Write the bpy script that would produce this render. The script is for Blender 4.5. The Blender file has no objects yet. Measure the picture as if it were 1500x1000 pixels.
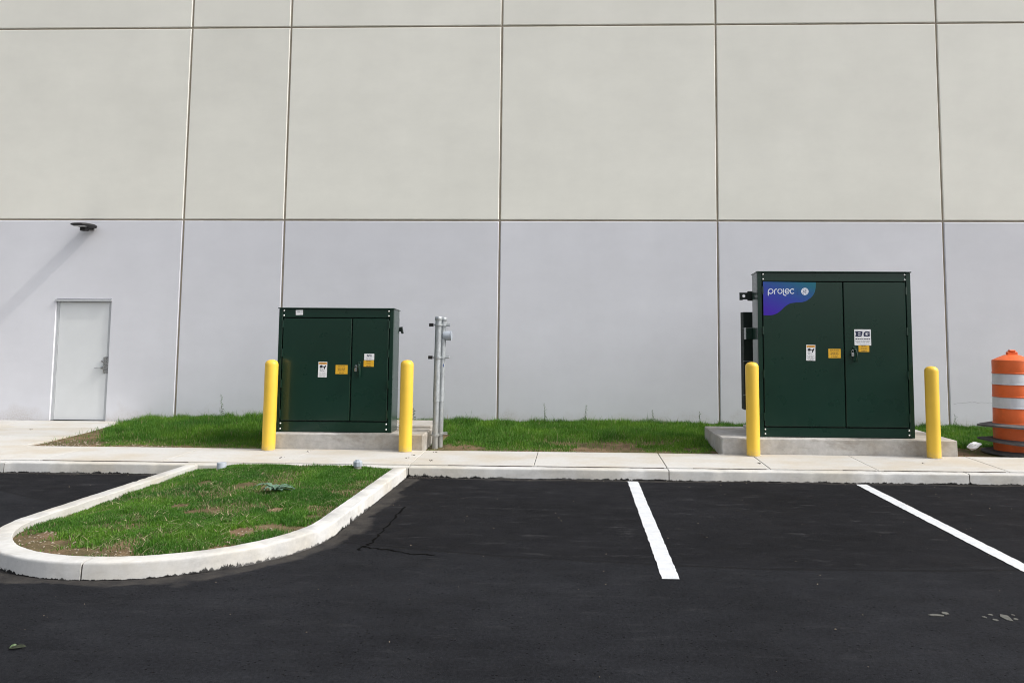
import bpy, math, random
import numpy as np
from mathutils import Matrix, Vector

rng = np.random.default_rng(7)
random.seed(7)
scene = bpy.context.scene
COL = scene.collection

# ------------------------------------------------------------------ camera
F, PX, PY = 1137.98, 807.55, 402.74          # focal length and principal point in photo pixels (1500 x 1000)
PITCH, YAW, ROLL, EYE = 0.0821, 0.0337, 0.0070, 1.7236

def cam_axes():
    f = Vector((-math.sin(YAW)*math.cos(PITCH), math.cos(YAW)*math.cos(PITCH), math.sin(PITCH)))
    r = Vector((math.cos(YAW), math.sin(YAW), 0)); u = r.cross(f)
    return (math.cos(ROLL)*r + math.sin(ROLL)*u, -math.sin(ROLL)*r + math.cos(ROLL)*u, f)
CR, CU, CF = cam_axes()
cam = bpy.data.cameras.new('camera')
cam_o = bpy.data.objects.new('camera', cam); COL.objects.link(cam_o)
m = Matrix.Identity(4)
for i in range(3):
    m[i][0] = CR[i]; m[i][1] = CU[i]; m[i][2] = -CF[i]
m[2][3] = EYE
cam_o.matrix_world = m
cam.sensor_width = 36.0
cam.lens = F/1500*36
cam.shift_x = -(PX-750)/1500
cam.shift_y = (PY-500)/1500
cam.clip_start = 0.05; cam.clip_end = 2000
scene.camera = cam_o

# ------------------------------------------------------------------ world, sun, exposure
SUN_TO = Vector((1.0, -0.20, 1.02)).normalized()      # towards the sun: high on the right, almost along the wall
elev = math.asin(SUN_TO.z); azim = math.atan2(SUN_TO.x, SUN_TO.y)
world = bpy.data.worlds.new('World'); scene.world = world; world.use_nodes = True
wn = world.node_tree.nodes; wl = world.node_tree.links
wn.clear()
sky = wn.new('ShaderNodeTexSky'); sky.sky_type = 'NISHITA'; sky.sun_disc = False
sky.sun_elevation = elev; sky.sun_rotation = azim
sky.air_density = 1.0; sky.dust_density = 5.0; sky.ozone_density = 1.0
hs = wn.new('ShaderNodeHueSaturation'); hs.inputs['Saturation'].default_value = 0.30
bg = wn.new('ShaderNodeBackground'); bg.inputs['Strength'].default_value = 0.15
wo = wn.new('ShaderNodeOutputWorld')
wl.new(sky.outputs[0], hs.inputs['Color']); wl.new(hs.outputs[0], bg.inputs['Color']); wl.new(bg.outputs[0], wo.inputs[0])
sl = bpy.data.lights.new('sun', 'SUN'); sl.energy = 1.15; sl.angle = math.radians(1.2); sl.color = (1.0, 0.95, 0.87)
so = bpy.data.objects.new('sun', sl); COL.objects.link(so)
so.rotation_euler = SUN_TO.to_track_quat('Z', 'Y').to_euler()
so.location = (20, -6, 22)
scene.view_settings.view_transform = 'Standard'; scene.view_settings.look = 'None'
scene.view_settings.gamma = 1.0; scene.view_settings.use_curve_mapping = False
scene.cycles.filter_width = 1.0
scene.view_settings.exposure = 0.64

# ------------------------------------------------------------------ pixel helpers (depth always comes from a plane the thing touches)
def ray(x, y):
    return CF*F + CR*(x-PX) + CU*(PY-y)
def on_z(x, y, z):
    d = ray(x, y); return d*((z-EYE)/d.z) + Vector((0, 0, EYE))
def on_y(x, y, Y):
    d = ray(x, y); return d*(Y/d.y) + Vector((0, 0, EYE))

# ------------------------------------------------------------------ mesh helper
class MB:
    def __init__(s): s.v = []; s.f = []; s.m = []
    def add(s, v, f, mi=0):
        o = len(s.v); s.v += [tuple(p) for p in v]
        for q in f: s.f.append([i+o for i in q]); s.m.append(mi)
        return s
    def box(s, x0, x1, y0, y1, z0, z1, mi=0):
        v = [(x0,y0,z0),(x1,y0,z0),(x1,y1,z0),(x0,y1,z0),(x0,y0,z1),(x1,y0,z1),(x1,y1,z1),(x0,y1,z1)]
        return s.add(v, [(0,3,2,1),(4,5,6,7),(0,1,5,4),(1,2,6,5),(2,3,7,6),(3,0,4,7)], mi)
    def cbox(s, x0, x1, y0, y1, z0, z1, c, mi=0):
        """box with chamfered edges"""
        v = []; f = []
        xs = (x0, x1); ys = (y0, y1); zs = (z0, z1)
        idx = {}
        for a in (0,1):
            for b in (0,1):
                for d in (0,1):
                    sx, sy, sz = (1-2*a), (1-2*b), (1-2*d)
                    P = (xs[a], ys[b], zs[d])
                    for k in range(3):
                        q = [P[0]+sx*c, P[1]+sy*c, P[2]+sz*c]; q[k] = P[k]
                        idx[(a,b,d,k)] = len(v); v.append(tuple(q))
        def face(k, val):
            o = [i for i in range(3) if i != k]
            r = []
            for (p, q) in ((0,0),(1,0),(1,1),(0,1)):
                t = [0,0,0]; t[k] = val; t[o[0]] = p; t[o[1]] = q
                r.append(idx[(t[0],t[1],t[2],k)])
            flip = (val == 0) != (k == 1)
            return r[::-1] if flip else r
        for k in range(3):
            for val in (0,1): f.append(face(k, val))
        for k in range(3):                       # edges along axis k
            o = [i for i in range(3) if i != k]
            for p in (0,1):
                for q in (0,1):
                    t0 = [0,0,0]; t0[o[0]] = p; t0[o[1]] = q; t1 = list(t0); t1[k] = 1
                    f.append([idx[(*t0,o[0])], idx[(*t0,o[1])], idx[(*t1,o[1])], idx[(*t1,o[0])]])
        for a in (0,1):
            for b in (0,1):
                for d in (0,1): f.append([idx[(a,b,d,k)] for k in range(3)])
        # orient outward
        cx, cy, cz = (x0+x1)/2, (y0+y1)/2, (z0+z1)/2
        ff = []
        for q in f:
            P = [Vector(v[i]) for i in q]; n = (P[1]-P[0]).cross(P[2]-P[0])
            ctr = sum(P, Vector())/len(P) - Vector((cx,cy,cz))
            ff.append(q if n.dot(ctr) > 0 else q[::-1])
        return s.add(v, ff, mi)
    def lathe(s, prof, c=(0,0,0), n=32, axis='z', mi=0, cap0=True, cap1=True):
        """prof: list of (r, h)"""
        v = []; f = []
        for r, h in prof:
            for i in range(n):
                a = 2*math.pi*i/n
                p = (r*math.cos(a), r*math.sin(a), h)
                if axis == 'x': p = (h, p[0], p[1])
                if axis == 'y': p = (p[1], h, p[0])
                v.append((p[0]+c[0], p[1]+c[1], p[2]+c[2]))
        for j in range(len(prof)-1):
            for i in range(n):
                k = (i+1) % n
                f.append((j*n+i, j*n+k, (j+1)*n+k, (j+1)*n+i))
        if cap0: f.append(tuple(range(n))[::-1])
        if cap1: f.append(tuple((len(prof)-1)*n+i for i in range(n)))
        return s.add(v, f, mi)
    def tube(s, pts, r, n=8, mi=0):
        pts = [Vector(p) for p in pts]; v = []; f = []
        for i, p in enumerate(pts):
            t = (pts[min(i+1, len(pts)-1)]-pts[max(i-1, 0)]).normalized()
            a = t.cross(Vector((0.3,0.5,0.8))).normalized(); b = t.cross(a)
            rr = r[i] if isinstance(r, (list, tuple)) else r
            for k in range(n):
                w = 2*math.pi*k/n; v.append(p + a*math.cos(w)*rr + b*math.sin(w)*rr)
        for i in range(len(pts)-1):
            for k in range(n):
                l = (k+1) % n; f.append((i*n+k, i*n+l, (i+1)*n+l, (i+1)*n+k))
        f.append(tuple(range(n))[::-1]); f.append(tuple((len(pts)-1)*n+k for k in range(n)))
        return s.add(v, f, mi)
    def poly_y(s, pts, y, mi=0):
        """flat polygon facing -y; pts (x,z) anticlockwise seen from -y"""
        return s.add([(x, y, z) for x, z in pts], [tuple(range(len(pts)))], mi)
    def rect_y(s, x0, x1, z0, z1, y, mi=0):
        return s.poly_y([(x0,z0),(x1,z0),(x1,z1),(x0,z1)], y, mi)
    def ribbon_y(s, pts, w, y, mi=0):
        """flat stroke in the xz plane facing -y with round-ish ends"""
        P = [Vector((a, 0, b)) for a, b in pts]; v = []; f = []
        for i, p in enumerate(P):
            t = (P[min(i+1, len(P)-1)]-P[max(i-1, 0)]).normalized(); n = Vector((-t.z, 0, t.x))*w/2
            v += [(p.x+n.x, y, p.z+n.z), (p.x-n.x, y, p.z-n.z)]
        for i in range(len(P)-1): f.append((2*i+1, 2*i+3, 2*i+2, 2*i))
        s.add(v, f, mi)
        for e, p in ((0, P[0]), (1, P[-1])):
            s.poly_y([(p.x+w/2*math.cos(a*math.pi/5), p.z+w/2*math.sin(a*math.pi/5)) for a in range(10)], y-0.00005, mi)
        return s
    def build(s, name, mats, parent=None, loc=(0,0,0), smooth=False, bevel=0):
        me = bpy.data.meshes.new(name); me.from_pydata(s.v, [], s.f)
        if not isinstance(mats, (list, tuple)): mats = [mats]
        for k in mats: me.materials.append(MAT[k])
        me.polygons.foreach_set('material_index', s.m)
        if smooth:
            me.polygons.foreach_set('use_smooth', [True]*len(s.f))
            me.set_sharp_from_angle(angle=math.radians(35))
        me.update()
        o = bpy.data.objects.new(name, me); COL.objects.link(o); o.location = loc
        if parent: o.parent = parent
        if bevel:
            b = o.modifiers.new('bevel', 'BEVEL'); b.width = bevel; b.segments = 2; b.limit_method = 'ANGLE'
        return o

def dup(o, loc, parent=None, rot=None, scale=None):
    c = o.copy(); COL.objects.link(c); c.location = loc; c.parent = parent or o.parent
    if rot is not None: c.rotation_euler = rot
    if scale is not None: c.scale = scale
    return c
def empty(name, loc=(0,0,0)):
    o = bpy.data.objects.new(name, None); COL.objects.link(o); o.location = loc; o.empty_display_size = 0.2
    return o
def tag(o, label=None, cat=None, group=None, kind=None):
    if label: o['label'] = label
    if cat: o['category'] = cat
    if group: o['group'] = group
    if kind: o['kind'] = kind
    return o

# ------------------------------------------------------------------ materials
MAT = {}
class N:
    """small node-graph helper"""
    def __init__(s, name):
        s.m = bpy.data.materials.new(name); s.m.use_nodes = True; MAT[name] = s.m
        s.t = s.m.node_tree; s.b = s.t.nodes['Principled BSDF']
        s.co = s.t.nodes.new('ShaderNodeTexCoord').outputs['Object']
    def new(s, typ, **kw):
        n = s.t.nodes.new(typ)
        for k, v in kw.items(): setattr(n, k, v)
        return n
    def link(s, a, b): s.t.links.new(a, b)
    def inp(s, sock, v):
        if isinstance(v, bpy.types.NodeSocket): s.link(v, sock)
        else: sock.default_value = v
    def mapped(s, scale=(1,1,1), loc=(0,0,0)):
        n = s.new('ShaderNodeMapping'); n.inputs['Scale'].default_value = scale; n.inputs['Location'].default_value = loc
        s.link(s.co, n.inputs['Vector']); return n.outputs[0]
    def noise(s, scale, detail=4, rough=.55, co=None, out='Fac', dist=0):
        n = s.new('ShaderNodeTexNoise'); n.inputs['Scale'].default_value = scale; n.inputs['Detail'].default_value = detail
        n.inputs['Roughness'].default_value = rough; n.inputs['Distortion'].default_value = dist
        s.link(co or s.co, n.inputs['Vector']); return n.outputs[out]
    def voro(s, scale, co=None, feature='F1', out='Distance'):
        n = s.new('ShaderNodeTexVoronoi'); n.inputs['Scale'].default_value = scale; n.feature = feature
        s.link(co or s.co, n.inputs['Vector']); return n.outputs[out]
    def rng(s, v, a, b, c=0., d=1., smooth=False):
        n = s.new('ShaderNodeMapRange'); n.clamp = True
        if smooth: n.interpolation_type = 'SMOOTHSTEP'
        s.inp(n.inputs['Value'], v)
        for k, q in (('From Min', a), ('From Max', b), ('To Min', c), ('To Max', d)): s.inp(n.inputs[k], q)
        return n.outputs['Result']
    def math(s, op, a, b=0., c=None):
        n = s.new('ShaderNodeMath'); n.operation = op
        s.inp(n.inputs[0], a); s.inp(n.inputs[1], b)
        if c is not None: s.inp(n.inputs[2], c)
        return n.outputs[0]
    def mix(s, fac, a, b, blend='MIX'):
        n = s.new('ShaderNodeMix'); n.data_type = 'RGBA'; n.blend_type = blend
        s.inp(n.inputs[0], fac); s.inp(n.inputs[6], (*a, 1) if isinstance(a, tuple) and len(a) == 3 else a)
        s.inp(n.inputs[7], (*b, 1) if isinstance(b, tuple) and len(b) == 3 else b)
        return n.outputs[2]
    def grey(s, v):
        n = s.new('ShaderNodeCombineColor'); 
        for i in range(3): s.inp(n.inputs[i], v)
        return n.outputs[0]
    def xyz(s):
        n = s.new('ShaderNodeSeparateXYZ'); s.link(s.co, n.inputs[0]); return n.outputs
    def rand(s): return s.new('ShaderNodeObjectInfo').outputs['Random']
    def bump(s, h, strength=.3, dist=.01):
        n = s.new('ShaderNodeBump'); n.inputs['Strength'].default_value = strength; n.inputs['Distance'].default_value = dist
        s.link(h, n.inputs['Height']); s.link(n.outputs[0], s.b.inputs['Normal'])
    def fin(s, col, rough=.7, metallic=0., spec=.5, coat=0.):
        s.inp(s.b.inputs['Base Color'], (*col, 1) if isinstance(col, tuple) and len(col) == 3 else col)
        s.inp(s.b.inputs['Roughness'], rough); s.inp(s.b.inputs['Metallic'], metallic)
        s.b.inputs['Specular IOR Level'].default_value = spec
        if coat: s.b.inputs['Coat Weight'].default_value = coat; s.b.inputs['Coat Roughness'].default_value = .12

def simple(name, col, rough=.6, metallic=0., var=.12, scale=9., bump=0., bscale=120., spec=.5):
    n = N(name)
    k = n.rng(n.noise(scale, 5), .3, .7, 1-var, 1+var)
    c = n.mix(1., col, n.grey(k), 'MULTIPLY')
    r = n.rng(n.noise(scale*2.3, 4), .3, .7, max(0., rough-.08), min(1., rough+.08))
    if bump: n.bump(n.noise(bscale, 3), bump, .004)
    n.fin(c, r, metallic, spec)

# painted tilt-up concrete
def wall_paint(name, col, dirt=False):
    n = N(name)
    big = n.math('MULTIPLY', n.rng(n.noise(.55, 5, .6), .3, .7, .95, 1.035), n.rng(n.noise(1.9, 6, .65, n.mapped((.6,1,1.3), (7,2,3))), .35, .75, 1.012, .965))
    streak = n.rng(n.noise(1.6, 5, .6, n.mapped((2.0, 1, .5))), .35, .75, 1.006, .99)
    fine = n.rng(n.noise(140, 3), .3, .7, .975, 1.025)
    pr = n.rng(n.rand(), 0, 1, .975, 1.02)
    k = n.math('MULTIPLY', n.math('MULTIPLY', big, streak), n.math('MULTIPLY', fine, pr))
    c = n.mix(1., col, n.grey(k), 'MULTIPLY')
    z = n.xyz()[2]
    spot = n.rng(n.voro(9, n.mapped((1,1,.8), (3,1,7))), .012, .03, .5, 0)
    keep = n.rng(n.noise(1.3, 2), .56, .62)
    c = n.mix(n.math('MULTIPLY', spot, keep), c, (.30,.29,.27))
    if dirt:
        h = n.math('ADD', n.rng(n.noise(2.2, 5), .3, .7, .05, .42), .19)
        d = n.rng(n.math('SUBTRACT', h, z), 0, .3, 0, .42)
        sp = n.rng(n.noise(38, 4), .42, .62, .45, 1)
        c = n.mix(n.math('MULTIPLY', d, sp), c, (.33,.27,.2))
    h = n.math('ADD', n.math('MULTIPLY', n.noise(160, 3), .5), n.math('MULTIPLY', n.noise(3, 3), 1.4))
    n.bump(h, .12, .006)
    n.fin(c, .62, 0, .35)
wall_paint('wall_upper', (.82,.815,.745))
wall_paint('wall_lower', (.685,.695,.74), True)
simple('sealant', (.40,.345,.27), .85, var=.2, scale=3)
simple('door_white', (.68,.705,.72), .42, var=.025, scale=3)
simple('frame_white', (.47,.49,.51), .45, var=.05)
simple('steel', (.55,.56,.57), .28, 1., var=.12, scale=30)
simple('black_metal', (.006,.006,.007), .55, var=.2)
simple('gap_shade', (.006,.007,.007), .7)  # near-black that paints the shade inside the cabinet door gaps
simple('roofing', (.3,.3,.3), .9)

def galvanised(name, col):
    n = N(name)
    k = n.rng(n.voro(60, n.mapped((1,1,.6)), out='Color'), 0, 1, .86, 1.1)
    st = n.rng(n.noise(9, 6, .65, n.mapped((3,3,.6))), .35, .7, .8, 1.1)
    c = n.mix(1., col, n.grey(n.math('MULTIPLY', k, st)), 'MULTIPLY')
    z = n.xyz()[2]
    c = n.mix(n.rng(n.math('ADD', z, n.noise(12, 4)), .55, 1.05, .5, 0), c, (.36,.33,.27))
    n.fin(c, n.rng(n.noise(30, 4), .3, .7, .38, .6), .55, .5)
galvanised('galvanised', (.42,.45,.47))

# green cabinet enamel
n = N('cabinet_green')
k = n.rng(n.noise(1.2, 4, .5), .3, .7, .93, 1.08)
c = n.mix(1., (.0056,.0285,.0190), n.grey(k), 'MULTIPLY')
dust = n.math('MULTIPLY', n.rng(n.noise(3.1, 6, .65, n.mapped((1.5,1,1))), .56, .80, 0, .035), n.rng(n.noise(22, 3), .3, .7, .4, 1))
c = n.mix(dust, c, (.22,.23,.2))
n.bump(n.noise(240, 2), .04, .002)
n.fin(c, n.rng(n.noise(3, 4), .3, .7, .26, .32), 0, .28, coat=.55)
simple('fin_green', (.008,.016,.013), .5)
n = N('bollard_yellow')
k = n.rng(n.noise(3, 5), .3, .7, .95, 1.05)
c = n.mix(1., (.80,.52,.060), n.grey(k), 'MULTIPLY')
z = n.xyz()[2]
dirt = n.math('MULTIPLY', n.rng(n.math('ADD', z, n.math('MULTIPLY', n.noise(25, 5), .12)), .05, .16, .75, 0), n.rng(n.noise(40, 4), .4, .6, .2, 1))
c = n.mix(dirt, c, (.45,.36,.2))
spec_ = n.math('MULTIPLY', n.rng(n.voro(11), .03, .07, .8, 0), n.rng(n.noise(2.4, 2), .6, .66))
c = n.mix(spec_, c, (.18,.1,.03))
sc = n.math('MULTIPLY', n.rng(n.noise(14, 6, .7, n.mapped((1,1,.15))), .6, .75, 0, .22), 1.)
c = n.mix(sc, c, (.62,.42,.1))
n.fin(c, .42, 0, .4)

# concretes
def concrete(name, col, warm, broom=0., tar=False, stain=.5, dark=(.42,.39,.34)):
    n = N(name)
    big = n.noise(1.1, 6, .62, n.mapped((1,1.6,1)))
    c = n.mix(n.rng(big, .42, .66, 0, 1.), col, warm)
    k = n.math('MULTIPLY', n.rng(n.noise(26 if name != 'pad_concrete' else 9, 6, .7), .25, .75, *((.93, 1.07) if name != 'pad_concrete' else (.74, 1.18))), n.rng(n.rand(), 0, 1, .95, 1.04))
    c = n.mix(1., c, n.grey(k), 'MULTIPLY')
    st = n.math('MULTIPLY', n.rng(n.noise(2.3, 7, .7, n.mapped((1,3,2), (5,2,1)), dist=.6), .56, .76, 0, stain), 1.)
    c = n.mix(st, c, dark)
    pit = n.math('MULTIPLY', n.rng(n.voro(42), .06, .14, 1, 0), n.rng(n.noise(7, 3), .56, .66))
    c = n.mix(n.math('MULTIPLY', pit, .6), c, (.14,.13,.12))
    X, Y, Z = n.xyz()
    if tar:
        reg = n.rng(n.noise(.9, 4, .6, n.mapped((1,1,0), (1.3,.2,0))), .44, .70, .014, .085)
        if name == 'kerb_concrete': reg = n.math('ADD', reg, n.math('MULTIPLY', n.math('MULTIPLY', n.rng(X, -2.12, -1.95), n.rng(X, -1.9, -1.1, 1, 0)), n.rng(Y, 9.5, 9.7, 0, .05)))
        jag = n.math('MULTIPLY', n.rng(n.noise(13, 7, .8, n.mapped((1,1,.45))), .40, .80), reg)
        low = n.math('SUBTRACT', n.math('ADD', .004, n.math('MULTIPLY', jag, 1.35)), Z)
        tm = n.rng(low, 0, .004)
        c = n.mix(tm, c, (.008,.008,.008))
        sc_ = n.math('MULTIPLY', n.rng(n.noise(1.4, 6, .7, n.mapped((1,1,2.5), (2,8,1))), .48, .66, 0, .55), n.rng(n.noise(24, 5, .7), .3, .65, .3, 1))
        c = n.mix(sc_, c, (.30,.295,.285))
        drag = n.math('MULTIPLY', n.rng(n.noise(9, 5, .7, n.mapped((1,1,6))), .62, .72, 0, .35), n.rng(Z, .09, .115, 1, 0))
        c = n.mix(drag, c, (.33,.32,.31))
    h = n.math('MULTIPLY', n.noise(90, 4), .6)
    if broom:
        w = n.noise(1, 3, .5, n.mapped((6,190,1))); h = n.math('ADD', h, n.math('MULTIPLY', w, broom))
    n.bump(h, .25, .004)
    n.fin(c, .85, 0, .3)
concrete('sidewalk_concrete', (.50,.495,.478), (.465,.425,.36), .9, False, .6, (.46,.40,.31))
concrete('kerb_concrete', (.53,.53,.52), (.49,.465,.41), 0., True, .6, (.40,.37,.32))
concrete('pad_concrete', (.47,.46,.445), (.36,.325,.275), 0., False, .85, (.25,.22,.185))
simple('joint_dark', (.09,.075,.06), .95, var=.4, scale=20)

# asphalt
n = N('asphalt')
X, Y, Z = n.xyz()
wob = n.math('MULTIPLY', n.math('SUBTRACT', n.noise(1.2, 3), .5), .09)
dx = n.math('SUBTRACT', X, 2.)
seam = n.math('ADD', n.math('ADD', n.math('MULTIPLY', n.math('MULTIPLY', dx, dx), .0355), 6.1), wob)
sd = n.math('SUBTRACT', Y, seam)                                  # distance past the paving seam
far = n.rng(sd, -.05, .12)
base = n.mix(far, (.0134,.0142,.0170), (.0096,.0099,.0118))
k = n.math('MULTIPLY', n.rng(n.noise(.7, 6, .62), .3, .7, .74, 1.28), n.rng(n.noise(3.5, 5, .6, n.mapped((.7,1.6,1))), .3, .7, .86, 1.16))
k2 = n.rng(n.noise(42, 7, .9), .3, .7, .30, 1.75)
base = n.mix(1., base, n.grey(n.math('MULTIPLY', k, k2)), 'MULTIPLY')
pits = n.math('MULTIPLY', n.rng(n.voro(24), .10, .22, 1, 0), n.rng(n.noise(6, 5, .65), .44, .54))
base = n.mix(n.math('MULTIPLY', pits, n.rng(far, 0, 1, .85, .35)), base, (.0035,.0035,.004))
chip = n.math('MULTIPLY', n.rng(n.voro(95, n.mapped((1,1,1), (3,7,0))), .10, .2, 1, 0), n.rng(n.noise(31, 3), .60, .66))
base = n.mix(n.math('MULTIPLY', chip, .35), base, (.15,.145,.14))
scuff = n.math('MULTIPLY', n.rng(n.noise(2.6, 6, .7, n.mapped((1,3.2,1), (9,4,0))), .57, .78, 0, .34), n.rng(far, 0, 1, .45, 1))
base = n.mix(scuff, base, (.10,.10,.105))
groove = n.rng(n.math('ABSOLUTE', sd), .008, n.rng(n.noise(3, 3), .3, .7, .02, .055), .75, 0)
base = n.mix(groove, base, (.009,.009,.010))
# dust that collects along the kerbs (distance to the island outline and to the straight kerb)
ix = n.math('ADD', X, 3.5); iy = n.math('MINIMUM', n.math('SUBTRACT', Y, 6.93), 0.)
di = n.math('SUBTRACT', n.math('SQRT', n.math('ADD', n.math('MULTIPLY', ix, ix), n.math('MULTIPLY', iy, iy))), 1.4)
edge = n.rng(n.noise(1.6, 4), .3, .7, .05, .30)
di_m = n.math('MULTIPLY', n.rng(di, edge, n.math('MULTIPLY', edge, .72)), n.rng(n.noise(6, 6, .7), .3, .62, .2, 1))
dk = n.math('SUBTRACT', 9.74, Y)
ek = n.rng(n.noise(1.1, 5, .6, n.mapped((1,1,1), (4,0,0))), .35, .7, .03, .17)
dk_m = n.math('MULTIPLY', n.rng(dk, ek, n.math('MULTIPLY', ek, .75)), n.rng(n.noise(7, 6, .7), .3, .65, .15, .9))
base = n.mix(n.math('MULTIPLY', n.math('MAXIMUM', di_m, dk_m), .55), base, (.085,.078,.070))
h = n.math('ADD', n.math('MULTIPLY', n.noise(200, 4, .7), 1.), n.math('MULTIPLY', pits, -.8))
h = n.math('ADD', h, n.math('MULTIPLY', n.noise(1.5, 3), 2.0)); h = n.math('SUBTRACT', h, n.math('MULTIPLY', groove, .9))
n.bump(h, .55, .006)
n.fin(base, n.rng(n.noise(3, 5), .3, .7, .66, .84), 0, .05)

n = N('line_paint')
k = n.rng(n.noise(7, 7, .72), .3, .7, .80, 1.08)
c = n.mix(1., (.61,.635,.665), n.grey(k), 'MULTIPLY')
wear = n.rng(n.noise(55, 6, .75), .56, .70, 0, .6)
c = n.mix(n.math('MULTIPLY', wear, n.rng(n.noise(3.5, 4), .40, .58)), c, (.20,.20,.21))
n.bump(n.noise(200, 4, .7), .4, .004); n.fin(c, .6, 0, .4)

# soil under the grass
def soil(name, thatch):
    n = N(name)
    c = n.mix(n.rng(n.noise(6, 7, .7), .35, .68), (.135,.085,.050), (.265,.185,.115))
    c = n.mix(n.rng(n.noise(1.7, 5, .6), .40, .6, 0, .8), c, thatch)
    c = n.mix(n.math('MULTIPLY', n.rng(n.voro(33), .1, .24, 1, 0), n.rng(n.noise(4, 3), .54, .62)), c, (.38,.33,.26))
    c = n.mix(n.rng(n.noise(60, 4, .7), .55, .75, 0, .6), c, (.06,.04,.026))
    n.bump(n.noise(28, 7, .7), .9, .03); n.fin(c, .95, 0, .15)
soil('soil', (.075,.075,.030))
simple('gravel_stone', (.30,.25,.19), .9, var=.35, scale=60)
simple('dark_crumb', (.04,.034,.03), .95, var=.4, scale=60)
simple('tar_crack', (.005,.005,.005), .95, spec=.02)
simple('mortar', (.085,.085,.077), .9, var=.2, scale=40)

# grass blades carry their own colour
n = N('grass_blade')
at = n.new('ShaderNodeVertexColor'); at.layer_name = 'tint'
n.fin(at.outputs['Color'], .55, 0, .35)
tr = n.new('ShaderNodeBsdfTranslucent'); n.link(at.outputs['Color'], tr.inputs['Color'])
ms = n.new('ShaderNodeMixShader'); ms.inputs[0].default_value = .3
out = [q for q in n.t.nodes if q.type == 'OUTPUT_MATERIAL'][0]
n.link(n.b.outputs[0], ms.inputs[1]); n.link(tr.outputs[0], ms.inputs[2]); n.link(ms.outputs[0], out.inputs['Surface'])
simple('weed_green', (.07,.115,.045), .6, var=.3, scale=40)
simple('weed_leaf', (.095,.175,.115), .5, var=.3, scale=30)
simple('leaf_dark', (.02,.026,.01), .6, var=.4, scale=60)

# drum, litter, caps
n = N('drum_orange')
c = n.mix(1., (.72,.130,.026), n.grey(n.rng(n.noise(4, 6, .65), .3, .7, .84, 1.08)), 'MULTIPLY')
c = n.mix(n.rng(n.noise(16, 7, .75, n.mapped((1,1,2.2))), .60, .72, 0, .45), c, (.66,.38,.26))
c = n.mix(n.rng(n.noise(5, 5), .58, .75, 0, .35), c, (.22,.06,.02))
n.fin(c, .5, 0, .4)
n = N('drum_white')
c = n.mix(n.rng(n.noise(7, 5, .6, n.mapped((1,1,.3))), .4, .7, 0, .55), (.60,.62,.66), (.40,.41,.44))
n.fin(c, .35, 0, .5)
simple('rubber', (.075,.077,.079), .85, var=.35, scale=8, bump=.4, bscale=40)
simple('cap_grey', (.34,.38,.43), .5, var=.1)
simple('paper', (.74,.75,.77), .8, var=.08)
simple('label_white', (.78,.79,.81), .5, var=.03)
simple('label_yellow', (.72,.40,.022), .5, var=.05)
simple('label_orange', (.78,.36,.06), .5, var=.05)
simple('ink', (.012,.013,.02), .6)
simple('ink_grey', (.30,.31,.33), .6)
simple('ink_brown', (.23,.13,.02), .6)
simple('ink_navy', (.010,.016,.06), .6)
simple('bolt', (.80,.80,.78), .35, .3, var=.05)
n = N('decal_gradient')                                            # print runs teal at the top right to violet at the bottom
X, Y, Z = n.xyz()
t = n.rng(n.math('ADD', n.math('MULTIPLY', X, .42), Z), -.40, .32)
r = n.new('ShaderNodeValToRGB'); cr = r.color_ramp
cr.elements[0].position = .12; cr.elements[0].color = (.045,.008,.37,1)
cr.elements[1].position = 1.; cr.elements[1].color = (.005,.13,.19,1)
e = cr.elements.new(.55); e.color = (.022,.05,.34,1)
n.link(t, r.inputs[0]); n.fin(r.outputs[0], .35, 0, .5)
simple('decal_white', (.72,.76,.86), .5, var=.02)
simple('blue_print', (.03,.07,.25), .6)

# ------------------------------------------------------------------ dimensions of the place
YK = 9.74          # face of the straight kerb
YS = 9.905         # back of the kerb, start of the sidewalk
YB = 11.0          # back of the sidewalk
YW = 14.08         # wall face
KZ = .125          # kerb top
SB = .146          # sidewalk height at its back edge
JX = [-27.3,-23.3,-19.3,-15.3,-11.3,-7.325,-5.4265,-1.428,2.5415,6.5703,10.57,14.57,18.57,22.57,26.57]
ZM, ZT = 3.880, 7.553

# ------------------------------------------------------------------ ground
b = MB(); b.add([(-900,-900,-.03),(900,-900,-.03),(900,900,-.03),(-900,900,-.03)], [(0,1,2,3)])
tag(b.build('ground', 'soil'), kind='structure')
b = MB(); b.add([(-60,-70,0),(60,-70,0),(60,YK+.03,0),(-60,YK+.03,0)], [(0,1,2,3)])
lot = tag(b.build('parking_lot', 'asphalt'), kind='structure')

def paint_line(x, y0, y1, w):
    """painted bar with slightly ragged edges"""
    b = MB(); n = int((y1-y0)/.04); v = []; f = []
    for i in range(n+1):
        y = y0 + (y1-y0)*i/n
        l = x-w/2+random.uniform(-.004,.004); r_ = x+w/2+random.uniform(-.004,.004)
        v += [(l,y,.004),(r_,y,.004)]
    for i in range(n): f.append((2*i,2*i+1,2*i+3,2*i+2))
    b.add(v, f); return b.build('parking_line', 'line_paint', lot)
paint_line(.686, 5.80, 9.665, .128)
paint_line(3.432, 5.72, 9.665, .128)

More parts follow.
